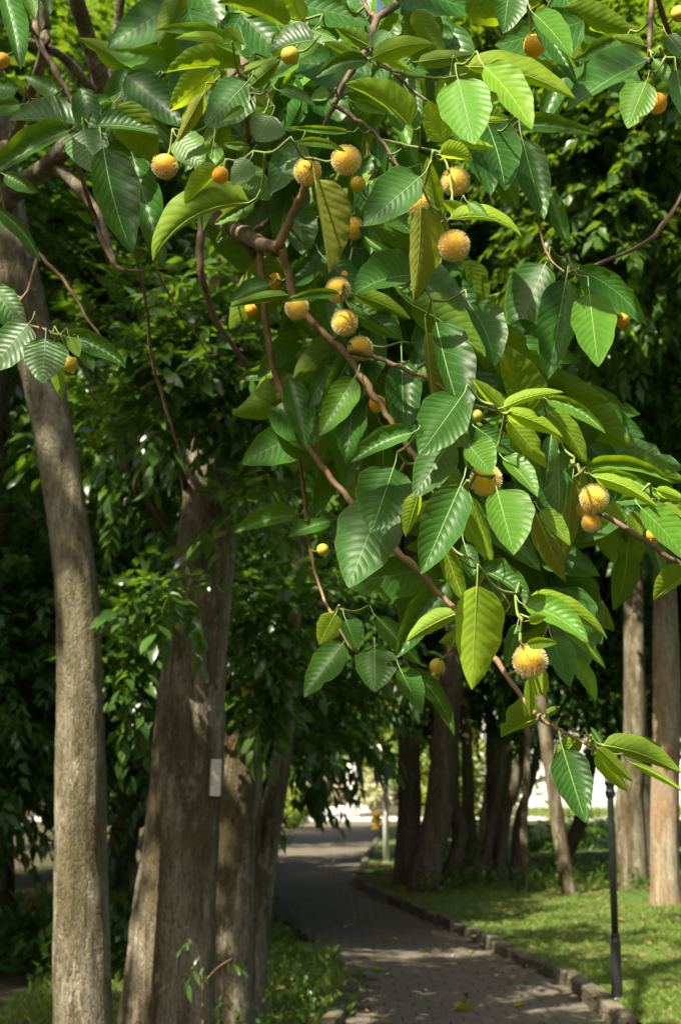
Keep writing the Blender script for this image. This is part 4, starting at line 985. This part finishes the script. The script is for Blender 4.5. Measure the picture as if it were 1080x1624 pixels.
def network(root, BRX, LV, FLX, seed):
    rr = random.Random(seed); base = np.array(root.location)
    nodes = []; 
    for nm, (pts, rad, mat) in BRX.items():
        P = catmull([np.array(at(*p)) for p in pts], 7)
        r = np.interp(np.linspace(0, 1, len(P)), np.linspace(0, 1, len(rad)), rad) / 1000
        g = np.random.default_rng(len(nodes) + seed)
        knot = 1 + np.where(r > .007, .05, .20) * (g.random(len(P)) < .2) + g.normal(0, .02, len(P))
        P = P + g.normal(0, 1, P.shape) * np.minimum(r, .006)[:, None] * np.where(r > .007, .16, .26)[:, None]
        v, f = tube(P - base, r * knot, 10, .03, seed=len(nodes))
        ob('branch', mesh('branch', v, f), M[mat], root)
        nodes += [tuple(p) for p, q in zip(P, r) if p[1] < 3.9]
    ends = [build_leaf(root, e, rr) for e in LV]
    for (x, y, r, kd, Y) in FLX:
        c = at(x, y, Y); s = r * Y / FP / RB * (1.1 if kd in 'fp' else 1.0)
        if kd in 'fp':
            o = ob('flower_head', FM['core' if kd == 'f' else 'core_p'], None, root, c - root.location)
            fl = ob('florets', FM[kd], None, o); fl['kind'] = 'stuff'
        else:
            o = ob('flower_bud', BM[kd], None, root, c - root.location)
        o.scale = (s, s, s * (1.0 if kd != 'o' else 1.05))
        o.rotation_euler = (0, 0, 0) if kd == 'p' else (rr.uniform(0, 3), rr.uniform(0, 3), rr.uniform(0, 3))
        ends.append(np.array(c) + np.array([0, .35 * s * RB, .7 * s * RB]))
    # join every stalk to the nearest wood with a fine twig (grown outwards)
    nd = np.array(nodes); todo = list(range(len(ends))); E = np.array(ends)
    W = np.array([1.0, .55, 1.0])
    dist = np.array([np.min(np.linalg.norm((nd - e) * W, axis=1)) for e in E]); near = [nd[np.argmin(np.linalg.norm((nd - e) * W, axis=1))] for e in E]
    while todo:
        i = min(todo, key=lambda k: dist[k]); todo.remove(i)
        a, b = np.array(near[i]), E[i]
        if np.linalg.norm(a - b) > .004:
            mid = (a + b) / 2 + np.array([0, .012, -.10 * np.linalg.norm(a - b)])
            P = catmull([a, mid, b], 5)
            v, f = tube(P - base, np.linspace(.0030, .0019, len(P)), 6, .04, seed=i)
            ob('twig', mesh('twig', v, f), M['greentwig'], root)
            for q in P[3:]:
                for k in todo:
                    dd = np.linalg.norm((q - E[k]) * W)
                    if dd < dist[k]: dist[k] = dd; near[k] = q
    return nd

# leaves deeper in the same branch, seen only in the gaps
rf = random.Random(99); fill = []
hull = [(470,300),(560,300),(620,420),(520,400),(600,480),(690,560),(760,520),(700,690),(620,590),(560,560),(660,650),(760,800),(700,850),(800,860),(640,760),(820,950),(760,640),(860,720),(440,120),(520,110),(600,150),(560,230),(700,180),(340,180),(320,230),(420,260),(640,230),(780,900),(960,780),(1010,790),(480,60),(560,40),(640,70),(300,110),(265,165),(720,130),(420,60),(360,140),(520,170),(470,180),(560,300),(610,260)]
while len(fill) < 112:
    hx, hy = rf.choice(hull); x = hx + rf.gauss(0, 34); y = hy + rf.gauss(0, 34)
    an = rf.gauss(math.pi / 2 + (-.35 if x > 600 else .25), .75); L = rf.uniform(80, 145)
    w = L * rf.uniform(.16, .28); Y = rf.uniform(2.72, 3.15)
    fill.append((x, y, x + L * math.cos(an), y + L * math.sin(an), w, w * rf.uniform(.6, 1.0), rf.choice(['Ud', 'Ud', 'Ld', 'Lm', 'Um', 'Lm']), rf.uniform(-6, 6), Y))
while len(fill) + len(LEAVES) > 298: fill.pop()
network(hero, BR, LEAVES + fill, FL, 3)
# the many leaves deep inside the mass: joined, one part for each tone
hull2 = [(300,60),(380,60),(460,60),(540,40),(620,50),(700,90),(300,150),(360,190),(440,160),(520,120),(600,130),(680,170),(330,240),(420,300),(500,260),(560,330),(620,300),(660,370),(600,400),(540,420),(640,460),(700,480),(600,520),(560,480),(660,540),(740,560),(680,620),(620,640),(740,640),(800,600),(840,640),(700,700),(780,700),(840,720),(640,720),(680,790),(760,840),(820,800),(720,880),(790,900),(840,930),(880,970),(700,930),(760,580),(820,560),(900,700),(860,780),(960,770),(1020,790),(230,190),(170,170),(860,60),(930,100),(580,590),(590,690),(480,470),(500,560),(520,640),(480,620),(540,560),(540,720),(500,700),(480,420)]
deep = {'Ud': [], 'Lm': []}
for q_ in range(300):
    hx, hy = hull2[q_ % len(hull2)]; x = hx + rf.gauss(0, 26); y = hy + rf.gauss(0, 26) - 40
    an = rf.gauss(math.pi / 2 + (-.3 if x > 600 else .2), .8); L = rf.uniform(80, 150); w = L * rf.uniform(.2, .32)
    ft = rf.choice(['Ud', 'Ud', 'Lm'])
    deep[ft].append(build_leaf(hero, (x, y, x + L * math.cos(an), y + L * math.sin(an), w, w * rf.uniform(.6, 1), ft, rf.uniform(-8, 8), rf.uniform(2.75, 3.2)), rf, True))
for ft, gs in deep.items():
    vv, ff, uu, o_ = [], [], [], 0
    for v, f, u in gs:
        vv.append(v); ff.append(np.array(f) + o_); uu += u; o_ += len(v)
    tag(ob('inner_leaves', mesh('inner_leaves', np.vstack(vv) - np.array(hero.location), np.vstack(ff), uv=uu), M['leaf_' + ft[1]], hero), kind='stuff')
network(left, BRL, LEAVES_LEFT, FLL, 4)

#SMALL
# ------------------------------------------------------------------ lamp post, posts, plate and other small things
b = gp(978, 1578, .13); b.z = lawn_z(b.x, b.y)
lamp = empty('lamp_post', b); tag(lamp, 'slim black metal lamp post standing on the lawn near the kerb', 'lamp post')
S = 10.45 / FP
v, f = lathe([(.046, -.08), (.046, .02), (.040, .03), (.037, .24), (.037, .40), (.030, .42), (.028, .46)], 20); ob('sleeve', mesh('sleeve', v, f, smooth=False), M['black'], lamp)
v, f = lathe([(.0255, .44), (.0245, 1.34), (.024, 1.40)], 18); ob('pole', mesh('pole', v, f), M['black'], lamp)
v, f = lathe([(.026, 1.37), (.036, 1.395), (.038, 1.42), (.030, 1.435), (.032, 1.46), (.042, 1.475), (.042, 1.485)], 20); ob('collar', mesh('collar', v, f, smooth=False), M['black'], lamp)
v, f = lathe([(.036, 1.485), (.042, 1.51), (.040, 1.54), (.034, 1.56)], 20); hd = ob('lamp_globe', mesh('lamp_globe', v, f), M['glass'], lamp)
v, f = lathe([(.038, 1.558), (.046, 1.562), (.036, 1.575), (.010, 1.59)], 20); ob('cap', mesh('cap', v, f), M['black'], lamp)

b = gp(612, 1376, .0); b.z = .02
post = empty('marker_post', b); tag(post, 'tall thin white post standing at the kerb where the path bends', 'post')
v, f = lathe([(.055, -.05), (.055, 1.72), (.04, 1.78), (.015, 1.80)], 16); ob('shaft', mesh('shaft', v, f), M['white'], post)
v, f = lathe([(.09, -.05), (.09, .05), (.06, .08)], 16); ob('footing', mesh('footing', v, f, smooth=False), M['stone'], post)

b = gp(597, 1317, .0)
yb = empty('marker_bollard', b); tag(yb, 'small bright yellow bollard at the far end of the path', 'bollard')
v, f = lathe([(.16, -.02), (.16, .08), (.12, .10), (.115, .42), (.145, .44), (.145, .48), (.10, .54), (.03, .58)], 18); ob('body', mesh('body', v, f), M['yellow'], yb)
for sx in (-1, 1):
    v, f = lathe([(.035, 0), (.05, .03), (.05, .06), (.03, .08)], 10); v = v @ np.array([[0, 0, 1], [0, 1, 0], [-1, 0, 0]]).T
    v = v * np.array([sx, 1, 1]) + np.array([sx * .10, 0, .33]); ob('side_cap', mesh('side_cap', v, [q[::sx] for q in f]), M['yellow'], yb)

# plate on the side of the broad trunk
c = at(342, 1233, 7.86)
pt = empty('trunk_plate', c); tag(pt, 'small pale upright plate fixed to the side of the broad leaning trunk', 'plate'); pt.rotation_euler = (0, .03, math.radians(32))
v, f = bevbox(-.030, .030, -.008, .0, -.098, .098, .002); ob('face', mesh('face', v, f, smooth=False), M['plate'], pt)
v, f = box(-.034, .034, .0005, .05, -.10, .10); ob('backing', mesh('backing', v, f, smooth=False), M['wood'], pt)

# white building beyond the grove
wb = empty('white_building', (20, 78, 0)); tag(wb, 'long low white sunlit building beyond the grove trunks', 'building')
v, f = box(-12, 22, 0, 8, 0, 6.8); ob('wall', mesh('wall', v, f, smooth=False), M['whitewall'], wb)
v, f = box(-12.3, 22.3, -.5, 8.4, 6.803, 7.1); ob('roof', mesh('roof', v, f, smooth=False), M['roof'], wb)
v, f = box(-12.1, 22.1, -.08, 0.0, 0, .45); ob('plinth', mesh('plinth', v, f, smooth=False), M['stone'], wb)
for k in range(9):
    v, f = box(-12.05 + 4.2 * k, -11.65 + 4.2 * k, -.06, -.003, .451, 6.79); ob('pilaster', mesh('pilaster', v, f, smooth=False), M['whitewall'], wb)

# clearing: clipped shrubs, pale trunk, white boulders
def shrub(label, px_, py_, Y, rad, mat, n=420, leaf=.14, seed=0, kname='shrub'):
    c = at(px_, py_, Y); root = empty(kname, (c.x, Y, 0)); tag(root, label, 'shrub')
    g = np.random.default_rng(seed)
    P, D = blob_points(n, g, rad, 10, .5); P[:, 2] += max(c.z, rad[2] * .8); P = P[P[:, 2] > .02]; D = D[:len(P)]
    V, F = sprays(P, D, g, 7, leaf, False, twig=.2, wid=1.3)
    f_ = ob('foliage', mesh('shrub_leaves', V, F), M[mat], root); f_['kind'] = 'stuff'
    v, f = tube(np.array([(0, 0, -.03), (.03, 0, .4), (.1, .05, max(c.z, .6))]), [.07, .05, .02], 7); ob('stem', mesh('stem', v, f), M['bark_dark'], root)
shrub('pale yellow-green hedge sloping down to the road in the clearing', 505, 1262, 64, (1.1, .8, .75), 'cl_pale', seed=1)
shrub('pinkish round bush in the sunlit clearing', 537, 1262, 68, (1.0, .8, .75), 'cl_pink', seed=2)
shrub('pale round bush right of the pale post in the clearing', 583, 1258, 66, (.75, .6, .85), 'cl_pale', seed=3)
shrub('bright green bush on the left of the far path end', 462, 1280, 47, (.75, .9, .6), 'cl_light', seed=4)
shrub('dark green bush behind the clearing bushes', 480, 1235, 74, (2.0, 1.2, 1.6), 'cl_mid', 600, .2, seed=5)
shrub('green bush growing among the slim grove trunks', 745, 1330, 24.5, (.45, .4, .65), 'cl_light', 150, .10, seed=6)
shrub('leafy young plant in front of the thickest grove trunk', 722, 1345, 20.6, (.26, .25, .5), 'cl_mid', 70, .09, seed=7)
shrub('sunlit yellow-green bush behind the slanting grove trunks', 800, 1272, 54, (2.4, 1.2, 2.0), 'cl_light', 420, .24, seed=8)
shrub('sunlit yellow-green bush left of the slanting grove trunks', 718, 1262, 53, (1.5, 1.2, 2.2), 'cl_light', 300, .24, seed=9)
shrub('low green bush behind the lamp post', 900, 1345, 30, (1.2, .8, .6), 'cl_mid', 300, .12, seed=10)
shrub('bright yellow-green sprig of young leaves above the grove', 690, 1085, 20.5, (.42, .4, .4), 'cl_light', 90, .12, seed=11)
b = at(558, 1290, 60); pp_ = empty('pale_post', (b.x, 60, 0)); tag(pp_, 'thick pale post standing among the bushes of the clearing', 'post')
v, f = tube(np.array([(0, 0, -.05), (.02, 0, .8), (-.02, 0, 1.6), (0, 0, 2.2)]), [.26, .22, .2, .16], 12, .05); ob('shaft', mesh('shaft', v, f), M['stone'], pp_)
for k, (x, y, s) in enumerate([(518, 1290, .36), (530, 1292, .30), (541, 1289, .34), (551, 1292, .3), (569, 1289, .4), (577, 1292, .28), (462, 1288, .3)]):
    g = np.random.default_rng(k); me_ = ball_mesh('boulder', s, 'stone', 0.0, 10, 7)
    for vv in me_.vertices: vv.co *= 1 + g.normal(0, .10)
    c = at(x, y, 62.5); o = ob('boulder', me_, None, None, (c.x, 62.5 + k * .05, s * .42)); o.scale = (1.2, 1, .8)
    tag(o, 'white boulder in the row edging the far road', 'boulder', 'white boulders along the road')

# fallen leaves on the path
def fallen(px_, py_, L, mat, label, curl, rz, grp=None):
    c = gp(px_, py_, .034)
    s = np.linspace(0, 1, 9); p = leaf_profile(s); p[0] = .05
    V = []; U = []; t5 = (-1, -.5, 0, .5, 1)
    for i in range(9):
        for t in t5:
            V.append(((s[i] - .5) * L, t * p[i] * L * .3, curl * L * (abs(t) ** 1.5 * p[i] * .9 + (s[i] - .5) ** 2 * 1.2))); U.append((s[i], t))
    F = [(i * 5 + j, (i + 1) * 5 + j, (i + 1) * 5 + j + 1, i * 5 + j + 1)[::-1] for i in range(8) for j in range(4)]
    V = np.array(V); V[:, 2] -= V[:, 2].min()
    o = ob('fallen_leaf', mesh('fallen_leaf', V, np.array(F), uv=U), M[mat], None, c, rz); tag(o, label, 'leaf', grp)
    v, f = tube(np.array([(-L * .68, .01, .004), (-L * .5, 0, .004 + V[2, 2]), (0, 0, V[22, 2] + .001), (L * .45, 0, V[42, 2] + .001)]), [.003, .003, .002, .001], 5)
    ob('stalk', mesh('stalk', v, f), M['midrib_y'], o)
M['leaf_dead'] = hero_leaf('leaf_dead', (0.035, 0.025, 0.015), (0.06, 0.04, 0.02), (0.05, 0.03, 0.01), .7, tfac=.05)
fallen(736, 1602, .15, 'leaf_w', 'largest yellow-green fallen leaf on the path near the kerb', .38, .5)
fallen(739, 1579, .09, 'leaf_dead', 'black withered leaf on the path next to the largest yellow leaf', .35, 1.2)
for k, (x, y, L, m_) in enumerate([(601, 1539, .12, 'leaf_w'), (567, 1458, .13, 'leaf_w'), (621, 1491, .12, 'leaf_w'), (823, 1595, .11, 'leaf_w'), (735, 1587, .08, 'leaf_o'), (612, 1622, .09, 'leaf_w'), (745, 1510, .10, 'leaf_o'), (672, 1516, .07, 'leaf_o')]):
    fallen(x, y, L, m_, 'small yellow leaf fallen on the shaded paved path', .22, k * 1.3, 'small yellow fallen leaves')
for k, (x, y) in enumerate([(660, 1575), (672, 1571), (718, 1517), (674, 1612), (611, 1546), (548, 1470), (557, 1466), (590, 1612), (788, 1548)]):
    fallen(x, y, .06, 'plate', 'tiny pale dry leaf scrap lying on the paved path', .25, k * 2.1, 'pale leaf scraps on the path')
